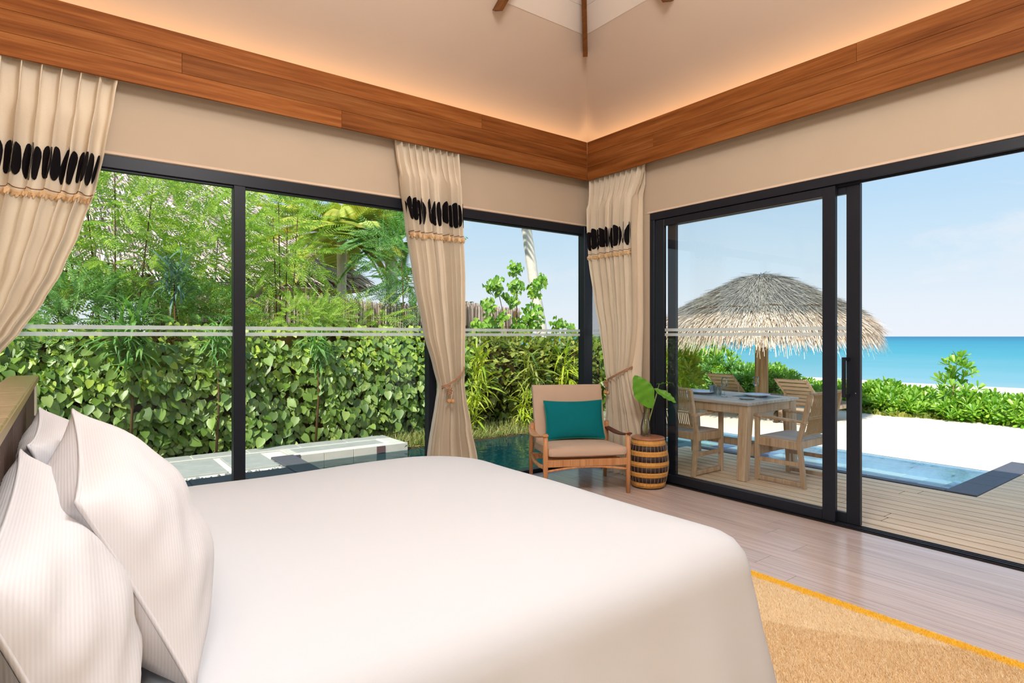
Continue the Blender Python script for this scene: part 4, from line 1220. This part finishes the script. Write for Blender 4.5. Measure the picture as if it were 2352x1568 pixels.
for ins, out, z in ((1.0, 0, .707), (.85, 0, .706), (.7, 0, .705), (.55, 0, .703), (.42, 0, .699), (.30, 0, .692), (.2, 0, .682), (.13, 0, .670), (.08, 0, .655), (.045, 0, .632), (.018, 0, .595),
                    (.004, 0, .545), (0, .0, .50), (0, .016, .42), (0, .03, .34), (0, .047, .26), (0, .064, .18), (0, .08, .10), (0, .094, .03)):
    rings.append((rrect(ins, out, NR), z, max(0, (.55 - z) / .5)))
mb = MB(); vs = []
for pts, z, dr in rings:
    for i, (x_, y_) in enumerate(pts):
        a = math.atan2(y_ - 2.3, x_ - 1.0)
        w = dr * .018 * (math.sin(i * .33) + .6 * math.sin(i * .71 + 1))
        dz = .004 * math.sin(x_ * 5 + y_ * 3) * math.sin(y_ * 4 - x_ * 2) if z > .6 else 0
        vs.append((x_ + w * math.cos(a), y_ + w * math.sin(a), z + dz))
fs = []
for j in range(len(rings) - 1):
    for i in range(NR):
        k = (i + 1) % NR; fs.append((j * NR + i, (j + 1) * NR + i, (j + 1) * NR + k, j * NR + k))
fs.append(tuple(range(NR)))
mb.add(vs, fs, None, True)
bs = mb.build('bedspread', MATS['bedding']); tag(bs, 'smooth white bedspread draped over the bed down to the rug', 'bedspread')

# headboard: a low timber screen with a reeded front
hb = empty('headboard', (-.17, 1.2, 0), label='dark slatted timber headboard with a wide wooden top, behind the pillows', cat='headboard')
HZ = 1.20; HY1 = at(87, 861, Z=HZ).y - 1.2; HXF = at(87, 861, Z=HZ).x + .17; HXB = at(21, 862, Z=HZ).x + .17
MB().box(HXB, HXF, -2.6, HY1, HZ - .028, HZ, .003).build('top_board', MATS['headboard_top_wood'], hb)
MB().box(HXF - .004, HXF + .003, -2.6, HY1 + .002, HZ - .030, HZ - .004, .001).build('edge_strip', MATS['gold_edge'], hb)
MB().box(HXB + .01, HXF - .03, -2.6, HY1 - .012, .0, HZ - .028, .003).build('core', MATS['slat_dark'], hb)
MB().box(HXF - .028, HXF - .004, HY1 - .03, HY1 - .003, .0, HZ - .03, .002).build('end_post', MATS['slat_dark'], hb)
MB().box(HXF - .028, HXF - .002, HY1 - .20, HY1 - .032, HZ - .19, HZ - .045, .003).build('reading_light', MATS['white_plastic'], hb)
MB().box(HXF - .028, HXF - .008, HY1 - .235, HY1 - .212, .0, HZ - .03, .002).build('slat', MATS['slat_dark'], hb)
sl_me = MB().box(-.011, .011, -.009, .009, 0, HZ - .03, .003).mesh('slat')
for i in range(60):
    y = HY1 - .27 - i * .038
    link('slat', sl_me, MATS['slat_brown'], hb, (HXF - .018, y, 0))
bulk = MB()
for i in range(60, 104): bulk.box(HXF - .03, HXF - .008, HY1 - .20 - i * .038 - .012, HY1 - .20 - i * .038 + .012, 0, HZ - .03, .002)
o = bulk.build('slats', MATS['slat_dark'], hb); o['kind'] = 'stuff'


def pillow(label, c00, c10, c01, c11, thick, nx, sag=.05, seed=0):
    """corners: bottom near, bottom far, top near, top far; nx = side it bulges to"""
    C0, C1, C2, C3 = map(Vector, (c00, c10, c01, c11))
    mid = (C0 + C1 + C2 + C3) / 4
    N = 36; R0 = random.Random(seed)
    def surf(side):
        def fn(u, v):
            a, b = 2 * u - 1, 2 * v - 1
            # edges draw in between the corners
            ins = sag * (1 - abs(a) ** 2.2); ins2 = sag * .8 * (1 - abs(b) ** 2.2)
            u2 = .5 + (a * (1 - ins2 * 2 * abs(a) ** 4)) / 2; v2 = .5 + (b * (1 - ins * 2.2 * abs(b) ** 4)) / 2
            p = C0 * (1 - u2) * (1 - v2) + C1 * u2 * (1 - v2) + C2 * (1 - u2) * v2 + C3 * u2 * v2
            e = max(0, (1 - abs(a) ** 2.6)) ** .62 * max(0, (1 - abs(b) ** 2.4)) ** .62
            n = (C1 - C0).cross(C2 - C0).normalized()
            if n.dot(Vector(nx)) < 0: n = -n
            wr = .010 * e * math.sin(a * 5 + b * 3 + seed) * math.sin(b * 6 - a * 2)
            cr = .012 * math.sin((a - b) * 14 + seed) * e * (1 - e)
            return tuple(p - mid + n * side * (thick * e + (wr + cr) + .003))
        return fn
    mb = MB(); mb.grid(surf(1), N, N); k = len(mb.v)
    mb.grid(surf(-1), N, N)
    o = mb.build('pillow', MATS['pillow_cloth'], None, mid); tag(o, label, 'pillow')
    # piped seam
    edge = []
    f1, f2 = surf(1), surf(-1)
    for i in range(N): edge.append((i / N, 0))
    for i in range(N): edge.append((1, i / N))
    for i in range(N): edge.append((1 - i / N, 1))
    for i in range(N): edge.append((0, 1 - i / N))
    pts = [tuple((Vector(f1(*e)) + Vector(f2(*e))) / 2) for e in edge]
    MB().tube(pts, .0045, 6, closed=True).build('seam', MATS['pillow_cloth'], o)
    return o
pillow('white striped pillow in front, propped up on the bed', (.205, 1.31, .70), (.26, 2.26, .70), (.017, 1.33, 1.10), (.019, 2.22, 1.18), .15, (1, 0, 0), .05, 1)
pillow('white pillow behind, against the headboard nearest the camera', (.04, .99, .70), (.09, 2.06, .70), (-.09, .95, 1.09), (-.093, 2.03, 1.10), .12, (1, 0, 0), .05, 4)
pillow('white pillow behind, against the headboard on the garden side', (.08, 2.10, .70), (.12, 2.98, .70), (-.08, 2.10, 1.10), (-.078, 2.93, 1.125), .12, (1, 0, 0), .05, 8)

# ------------------------------------------------------------------ armchair with teal cushion
ac = empty('armchair', (3.845, 4.105, 0), math.radians(-27.4), label='teak lounge armchair with taupe cushions in the room corner', cat='armchair')
TK = MATS['teak']; hw = .378
for s in (-1, 1):
    MB().tube([(s * hw, -.32, 0), (s * hw, -.32, .30), (s * hw, -.32, .545)], [.017, .024, .021], 12).build('leg', TK, ac)
    MB().tube([(s * hw, .33, 0), (s * hw, .31, .30), (s * hw, .28, .56)], [.017, .024, .022], 12).build('leg', TK, ac)
    def arm(u, v, s=s):
        y = -.35 + .68 * v; a = u * 2 * PI; wd = .026 + .016 * math.sin(v * PI)
        return (s * (hw + .004 + .02 * math.sin(v * PI)) + wd * math.cos(a), y, .535 - .035 * math.sin(v * PI) - .03 * v + .011 * math.sin(a))
    m = MB(); m.grid(arm, 14, 12, True); m.f.append(tuple(range(14))[::-1]); m.sm.append(False); m.f.append(tuple(12 * 14 + i for i in range(14))); m.sm.append(False)
    m.build('arm', MATS['leather_dark'] if s > 0 else TK, ac)
    MB().tube([(s * hw, -.31, .25), (s * hw, -.05, .215), (s * hw, .15, .21), (s * hw, .31, .26)], [.02, .018, .018, .02], 10).build('side_rail', TK, ac)
MB().bar((-hw, -.325, .285), (hw, -.325, .285), .028, .062).build('seat_rail', TK, ac)
MB().bar((-hw, .27, .24), (hw, .27, .24), .028, .055).build('seat_rail', TK, ac)
def arch(u, v):
    x_ = -hw + 2 * hw * u
    return (x_, 0, 0)
m = MB(); pts = [(-hw + 2 * hw * i / 12, -.325, .215 + .035 * math.sin(i / 12 * PI)) for i in range(13)]
m.tube(pts, .011, 8).build('arched_stretcher', TK, ac)
for i in range(6): MB().bar((-.33, -.24 + i * .09, .30 - i * .008), (.33, -.24 + i * .09, .30 - i * .008), .045, .012).build('seat_slat', TK, ac)


def cushion_box(name, w, d, h, M, mat, parent, rad=.03, crown_=.012, n=22):
    """a boxed cushion: rounded slab, faces slightly crowned"""
    mb = MB()
    def P(a, b, side):
        f = (1 - abs(a) ** 6) * (1 - abs(b) ** 6)
        e = max(0, f) ** .5
        return (a * w / 2, b * d / 2, side * (h / 2 - rad * (1 - e) * .9 + crown_ * (1 - a * a) * (1 - b * b)))
    for side in (1, -1): mb.grid(lambda u, v: tuple(M @ Vector(P(2 * u - 1, 2 * v - 1, side))), n, n)
    edge = [(i / n * 2 - 1, -1) for i in range(n)] + [(1, i / n * 2 - 1) for i in range(n)] + [(1 - i / n * 2, 1) for i in range(n)] + [(-1, 1 - i / n * 2) for i in range(n)]
    vs = []
    for a, b in edge:
        for k in range(5):
            t = -1 + k / 2.0; bul = .006 * (1 - t * t); q = P(a, b, 1)
            vs.append(tuple(M @ Vector((a * (w / 2 + bul), b * (d / 2 + bul), t * q[2]))))
    m_ = len(edge)
    mb.add(vs, [(i * 5 + k, ((i + 1) % m_) * 5 + k, ((i + 1) % m_) * 5 + k + 1, i * 5 + k + 1) for i in range(m_) for k in range(4)], None, True)
    return mb.build(name, MATS[mat], parent)
tilt = Matrix.Rotation(math.radians(-4), 4, 'X')
cushion_box('seat_cushion', .70, .64, .10, Matrix.Translation((0, -.03, .362)) @ tilt, 'taupe_fabric', ac, .02, .012)
bt = Matrix.Translation((0, .325, .63)) @ Matrix.Rotation(math.radians(90 - 17), 4, 'X')
cushion_box('back_cushion', .70, .58, .095, bt, 'taupe_fabric', ac, .02, .010)
for s in (-1, 1): MB().bar((s * .30, .33, .30), (s * .30, .50, .86), .03, .03, up=(0, 1, 0)).build('back_post', TK, ac)
MB().bar((-.31, .475, .78), (.31, .475, .78), .03, .02).build('back_rail', TK, ac)

def scatter_cushion(name, w, h, t, M, mat, label, cat, piping):
    N = 30
    def P(a, b, side):
        ins = .055 * (1 - a * a); ins2 = .055 * (1 - b * b)
        x_ = a * w / 2 * (1 - ins2 * b * 0 - ins2 * abs(a) ** 3 * 1.0); z_ = b * h / 2 * (1 - ins * abs(b) ** 3 * 1.6)
        e = max(0, 1 - abs(a) ** 2.6) ** .6 * max(0, 1 - abs(b) ** 2.6) ** .6
        return Vector((x_, side * (t * e + .002), z_))
    mb = MB()
    for side in (1, -1): mb.grid(lambda u, v: tuple(P(2 * u - 1, 2 * v - 1, side)), N, N)
    o = mb.build(name, MATS[mat]); o.matrix_world = M; tag(o, label, cat)
    ed = [(i / N * 2 - 1, -1) for i in range(N)] + [(1, i / N * 2 - 1) for i in range(N)] + [(1 - i / N * 2, 1) for i in range(N)] + [(-1, 1 - i / N * 2) for i in range(N)]
    MB().tube([tuple(P(a, b, 0)) for a, b in ed], .005, 6, closed=True).build('piping', MATS[piping], o)
    return o
AM = Matrix.Translation((3.845, 4.105, 0)) @ Matrix.Rotation(math.radians(-27.4), 4, 'Z')
scatter_cushion('cushion', .585, .38, .065, AM @ Matrix.Translation((.015, .165, .595)) @ Matrix.Rotation(math.radians(-17), 4, 'X'), 'teal_fabric', 'teal rectangular cushion propped on the taupe armchair', 'cushion', 'teal_piping')

# ------------------------------------------------------------------ woven barrel stool with a leaf in a glass vase
bx, by = 4.365, 3.70
st = empty('barrel_stool', (bx, by, 0), label='round woven barrel stool with black and tan bands beside the door', cat='stool')
def brad(z): return .147 + .040 * math.sin(min(1, max(0, z / .45)) * PI)
nb_ = 9
for i in range(nb_):
    z0, z1 = .012 + i * .048, .012 + (i + 1) * .048
    pr_ = [(brad(z0) - .004, z0 + .0005), (brad(z0 + .006), z0 + .004), (brad((z0 + z1) / 2) + .001, (z0 + z1) / 2), (brad(z1 - .006), z1 - .004), (brad(z1) - .004, z1 - .0005)]
    MB().lathe(pr_, 48, cap=False).build('woven_band', MATS['basket_dark' if i % 2 else 'basket_weave'], st)
cords = MB()
for k in range(30):
    a = k / 30 * 2 * PI
    cords.tube([((brad(z) + .003) * math.cos(a), (brad(z) + .003) * math.sin(a), z) for z in (.012, .08, .16, .23, .3, .38, .442)], .0013, 4)
cords.build('binding_cords', plain('cord_pale', (206, 176, 140), .8), st)
MB().lathe([(0, .44), (.13, .44), (.15, .443), (.156, .452), (.150, .462), (.13, .466), (.0, .466)], 40, cap=False).build('top', plain('stool_top', (176, 120, 86), .35, .5), st)
MB().lathe([(0, 0.002), (.145, .002), (.15, .013), (.0, .013)], 40, cap=False).build('base_ring', MATS['basket_dark'], st)
vx, vy, vz = bx - .0, by + .03, .467
va = MB().lathe([(0, 0), (.040, 0), (.046, .01), (.046, .08), (.036, .13), (.024, .17), (.022, .20), (.026, .215), (.0245, .215), (.020, .2), (.022, .17), (.034, .13), (.043, .08), (.043, .012), (0, .008)], 28, cap=False)
v = va.build('vase', MATS['clear_glass'], None, (vx, vy, vz)); tag(v, 'clear glass vase standing on the woven barrel stool', 'vase')
pl = empty('leaf_stems', (vx, vy, vz + .01), label='bunch of large heart-shaped green leaves standing in the glass vase', cat='plant')
BIG = MB()
leaf_prof = [(0, 0), (.12, .05), (.3, .40), (.44, .62), (.48, .82), (.40, 1.02), (.24, 1.16), (.1, 1.1)]
def big_leaf(base, tip, wid, nrm, fold=.10, n=9):
    """heart-shaped leaf from tip round to the lobes; base = petiole joint"""
    b, t = Vector(base), Vector(tip); ax = (t - b); L = ax.length; ax.normalize(); nn = Vector(nrm); sd = ax.cross(nn).normalized(); nn = sd.cross(ax)
    def wf(s): # half width against s, 0 at the lobes' back, 1 at the tip
        return wid * (math.sin(min(1, s * 1.55) * PI / 2) ** .6) * (1 - max(0, s - .30) / .70) ** .62 if s < 1 else 0
    m = MB()
    for side in (1, -1):
        def fn(u, v, side=side):
            s = v; h = wf(s) * u
            y = -.22 * L * (1 - v) * u * (1 if v < .35 else 0) * (1 - v / .35 if v < .35 else 0) + v * L
            z = fold * h - .05 * L * math.sin(v * PI) * 0 + .035 * L * math.sin(v * PI) + .006 * math.sin(v * 26) * u
            return tuple(b + ax * y + sd * side * h + nn * z)
        m.grid(fn, 8, 22)
    m.tube([tuple(b + ax * (L * i / 8) + nn * (.035 * L * math.sin(i / 8 * PI) - .001)) for i in range(9)], [.0026 * (1 - i / 10) for i in range(9)], 5)
    return m
lv = [((1468 + 24, 931), (1484, 862), .30), ]
org = Vector(pl.location)
def rel(px, py, dd=0): 
    p = at(px, py, d=.6 * bx + .8 * by + dd); return p - org
tocam = (Vector((0, 0, EYE)) - org).normalized()
leafm = plain('big_leaf_green', (96, 156, 36), .45, .4, .15, 12)
b0 = rel(1490, 924); t0 = rel(1457, 862)
big_leaf(b0, t0, .125, tocam + Vector((.2, 0, .3))).build('leaf', leafm, pl)
big_leaf(rel(1511, 898, .05), rel(1553, 925, -.02), .05, tocam + Vector((0, 0, .9)), .3).build('leaf', leafm, pl)
big_leaf(rel(1514, 882, .08), rel(1545, 879, .05), .022, Vector((0, 0, 1)), .3).build('leaf', leafm, pl)
big_leaf(rel(1486, 926, .04), rel(1490, 940, .04), .03, tocam, .3).build('leaf', leafm, pl)
stemm = plain('stem_green', (150, 166, 96), .5)
for a, c in (((1494, 1000), (1490, 924)), ((1500, 1000), (1511, 898)), ((1497, 1000), (1514, 882)), ((1489, 1000), (1486, 926))):
    q = rel(*c, .05 if c[0] != 1490 else 0); p0 = Vector((.01 * (a[0] - 1495) / 5, 0, .0)); mid_ = (p0 + q) / 2 + Vector((.0, 0, .0)); 
    MB().tube([tuple(p0), tuple(p0 * .6 + q * .4 + Vector((-.008, 0, 0))), tuple(q)], [.0045, .0035, .0024], 6).build('stem', stemm, pl)

# ------------------------------------------------------------------ curtains
def interp(tab, z):
    """tab: (z, value) sorted by falling z"""
    if z >= tab[0][0]: return tab[0][1]
    for (z0, a), (z1, b) in zip(tab, tab[1:]):
        if z >= z1:
            f = (z0 - z) / (z0 - z1 + 1e-9); f = f * f * (3 - 2 * f) * .35 + f * .65
            return a + (b - a) * f
    return tab[-1][1]


def curtain(label, side, plane, Ltab, Rtab, nf, seed, waist, zfr, zov, motif=True, ztop=3.09, amp=(.044, .075, .045, .075), nov=16, kind_name='curtain'):
    """side 'x': hangs along the garden wall (values are X); 'y': along the sea wall (values are Y)"""
    root = empty(kind_name, label=label, cat='curtain')
    rs = random.Random(seed)
    ph = [rs.uniform(0, 6.28) for _ in range(8)]
    def wpos(al, off, z): return (al, plane - off, z) if side == 'x' else (plane - off, al, z)
    def ampl(z):
        if z > 2.8: return amp[0]
        if z > waist: 
            f = (2.8 - z) / (2.8 - waist); return amp[1] * (1 - f) + amp[2] * f
        f = min(1, (waist - z) / .7); return amp[2] * (1 - f) + amp[3] * f
    def S(u, z, eps=0):
        a, b = interp(Ltab, z), interp(Rtab, z); w = b - a
        hd = max(0, min(1, (z - 2.78) / .12)); body = 1 - hd
        t = u * nf * 2 * PI
        lo = math.sin(t + ph[0] + .5 * math.sin(u * 9 + ph[1]) + .35 * math.sin(z * 1.3 + ph[2]))
        lo2 = math.sin(t * .53 + ph[3] + z * .9)
        hi = math.sin(t * 1.0 + ph[0]); hi = math.copysign(abs(hi) ** .45, hi)
        sh = math.copysign(abs(lo) ** .6, lo); sh *= .72 + .28 * math.sin(t * .31 + ph[4])
        wv = hd * hi * .8 + body * (.78 * sh + .30 * lo2)
        off = ampl(z) * wv + .022 * body
        lat = (math.cos(t + ph[0]) * (.36 * body + .46 * hd)) * abs(w) / nf * .5
        al = a + w * u + (lat if w > 0 else -lat) * min(1, 8 * u, 8 * (1 - u))
        if waist - .35 < z < waist + .5: off += .03 * (1 - abs(z - waist) / .5)
        return Vector(wpos(al, off, z))
    nu, nz = int(nf * 22), 64
    zb = .012
    mb = MB(); mb.grid(lambda u, v: tuple(S(u, ztop + (zb - ztop) * v)), nu, nz)
    mb.build('cloth', MATS['linen'], root)
    sgn = Vector(wpos(0, 1, 0)) - Vector(wpos(0, 0, 0)); sgn.normalize()
    def Sn(u, z, h):
        p = S(u, z); du = S(min(1, u + .002), z) - S(max(0, u - .002), z); dz = S(u, z + .01) - S(u, z - .01)
        n = du.cross(dz); 
        if n.length < 1e-9: n = sgn.copy()
        n.normalize()
        # keep to the side that faces the room at the fold crests
        ref = du.cross(Vector((0, 0, 1)))
        base = Vector(wpos(Rtab[0][1], 0, 0)) - Vector(wpos(Ltab[0][1], 0, 0)); bn = base.cross(Vector((0, 0, 1)))
        s_ = 1 if bn.dot(sgn) > 0 else -1
        if n.dot(ref) < 0: n = -n
        return p + n * s_ * h
    if motif:
        u = .012
        k = 0
        while u < .985:
            wdt = rs.uniform(.34, .5) / nov; u0 = u + wdt
            hh = rs.uniform(.095, .118); zc = zov + rs.uniform(-.012, .012); tl = rs.uniform(-.25, .25)
            vs = [tuple(Sn(min(.995, max(.005, u0)), zc, .0045))]; fs = []; m = 18
            for ring in (.5, 1.0):
                for j in range(m):
                    a = 2 * PI * j / m; ca, sa = math.cos(a), math.sin(a)
                    ww = wdt * (abs(ca) ** .8) * math.copysign(1, ca) * (1 + .12 * math.sin(3 * a + k)); zz = hh * (abs(sa) ** .8) * math.copysign(1, sa)
                    uu = u0 + (ww + tl * wdt * sa) * ring
                    vs.append(tuple(Sn(min(.997, max(.003, uu)), zc + zz * ring, .0045)))
            for j in range(m):
                j2 = (j + 1) % m; fs += [(0, 1 + j, 1 + j2), (1 + j, 1 + m + j, 1 + m + j2, 1 + j2)]
            MB().add(vs, fs, None, True).build('applique_patch', MATS['black_cloth'], root)
            u += 2 * wdt + rs.uniform(.03, .10) / nov; k += 1
        N = int(nf * 22); vs = []; fs = []
        for i in range(N + 1):
            u_ = .002 + .996 * i / N; jz = .010 * math.sin(i * 1.7) + rs.uniform(-.006, .006)
            vs += [tuple(Sn(u_, zfr + .008, .003)), tuple(Sn(u_, zfr - .004, .014)), tuple(Sn(u_, zfr - .024 + jz, .012)), tuple(Sn(u_, zfr - .030 + jz, .004))]
        for i in range(N):
            for k in range(3): fs.append((i * 4 + k, i * 4 + k + 1, i * 4 + 4 + k + 1, i * 4 + 4 + k))
        MB().add(vs, fs, None, False).build('fringe_trim', MATS['fringe_cloth'], root)
        MB().tube([tuple(Sn(.003 + .994 * i / N, zfr + .022, .0025)) for i in range(N + 1)], .0022, 4).build('stitch_line', MATS['stitch'], root)
    return S, root


def tab(plane, pts, side):
    out = []
    for px, py in pts:
        if side == 'x': p = at(px, py, Y=plane); out.append((p.z, p.x))
        else: p = at(px, py, X=plane); out.append((p.z, p.y))
    return sorted(out, reverse=True)
PLY, PLX = 4.655, 4.515
R1 = tab(PLY, [(272, 175), (262, 230), (240, 350), (222, 430), (185, 530), (145, 620), (100, 695), (50, 760), (2, 812)], 'x') + [(1.12, -.44), (.98, -.56), (.85, -.54), (.4, -.42), (.0, -.38)]
L1 = [(3.1, -.98), (2.0, -.92), (1.3, -.80), (.98, -.72), (.8, -.74), (0, -.85)]
curtain('wide linen curtain swept left behind the headboard, black oval patches on top', 'x', PLY, L1, R1, 13, 3, .98, 2.275, 2.46, nov=33)
L2 = tab(PLY, [(908, 325), (920, 420), (930, 510), (948, 640), (972, 770), (990, 840), (1000, 885), (994, 930), (986, 985), (978, 1045)], 'x') + [(.0, at(968, 1100, Y=PLY).x)]
R2 = tab(PLY, [(1052, 350), (1058, 440), (1061, 520), (1065, 640), (1064, 760), (1060, 830), (1057, 880), (1062, 915), (1074, 975), (1087, 1045)], 'x') + [(.0, at(1096, 1100, Y=PLY).x)]
z1 = at(1030, 890, Y=PLY).z
curtain('narrow linen curtain tied in the middle between two garden panes', 'x', PLY, L2, R2, 10, 12, z1, 2.285, 2.49, nov=21)
L3 = tab(PLX, [(1357, 415), (1356, 520), (1359, 600), (1371, 690), (1385, 770), (1396, 830), (1403, 870), (1399, 930), (1394, 1000)], 'y') + [(.0, at(1392, 1085, X=PLX).y)]
R3 = tab(PLX, [(1481, 380), (1468, 440), (1462, 530), (1463, 640), (1462, 740), (1458, 810), (1453, 850), (1458, 880), (1472, 950), (1486, 1010)], 'y') + [(.0, at(1494, 1100, X=PLX).y)]
L3 = [(z, v) for z, v in L3]; R3 = [(z, v) for z, v in R3]
z2 = at(1428, 865, X=PLX).z
curtain('linen curtain tied back in the room corner behind the armchair', 'y', PLX, L3, R3, 10, 21, z2, 2.245, 2.42, amp=(.038, .07, .042, .06), nov=19)
# plain lining hanging straight behind the corner curtain
L4 = [(3.1, 4.06), (1.2, 4.10), (0, 4.06)]; R4 = [(3.1, 3.905), (0, 3.90)]
curtain('plain linen lining hanging straight between corner curtain and door frame', 'y', 4.565, L4, R4, 1.6, 5, 1.0, 2.3, 2.5, motif=False, amp=(.012, .014, .014, .016), kind_name='curtain_lining')


def tieback(label, side, plane, a0, z0, a1, z1, dep, tassel=True):
    root = empty('curtain_tieback', label=label, cat='tieback')
    def w(al, off, z): return (al, plane - off, z) if side == 'x' else (plane - off, al, z)
    for dzz in (0, .012):
        pts = []
        for i in range(40):
            t = i / 40 * 2 * PI; f = (1 - math.cos(t)) / 2
            pts.append(w(a0 + (a1 - a0) * f, .035 + dep * math.sin(t), z0 + (z1 - z0) * f + dzz - .02 * math.sin(t)))
        MB().tube(pts, .0055, 6, closed=True).build('rope', MATS['rope'], root)
    if tassel:
        s = 1 if a1 > a0 else -1
        for k, (da, L) in enumerate(((.02, .10), (.055, .105))):
            p = [w(a0 + s * (.03 + da * .2), .035 + dep * .8, z0 + .01), w(a0 + s * (.03 + da), .05 + dep, z0 - .04), w(a0 + s * (.02 + da), .05 + dep, z0 - L)]
            MB().tube(p, .004, 5).build('cord', MATS['rope'], root)
            c = Vector(w(a0 + s * (.02 + da), .05 + dep, z0 - L - .018))
            MB().lathe([(.0, -.021), (.012, -.017), (.02, -.006), (.02, .006), (.012, .017), (.0, .021)], 14, Matrix.Translation(c), cap=False).build('bead', MATS['bead_wood'], root)
        k = MB()
        for j in range(4):
            zz = z0 - .01 - j * .014
            k.tube([w(a0 + s * .045 + .02 * math.cos(q / 10 * 2 * PI), .045 + dep + .016 * math.sin(q / 10 * 2 * PI), zz + .006 * math.sin(q)) for q in range(10)], .006, 5, closed=True)
        k.build('knot', MATS['rope'], root)
pa, pb = at(1005, 888, Y=PLY), at(1059, 842, Y=PLY)
tieback('pink-brown rope tieback with wooden beads round the middle curtain', 'x', PLY, pa.x, pa.z, pb.x, pb.z, .085)
pa, pb = at(1404, 872, X=PLX), at(1455, 845, X=PLX)
tieback('thin rope tieback round the corner curtain', 'y', PLX, pa.y, pa.z, pb.y, pb.z, .08, True)
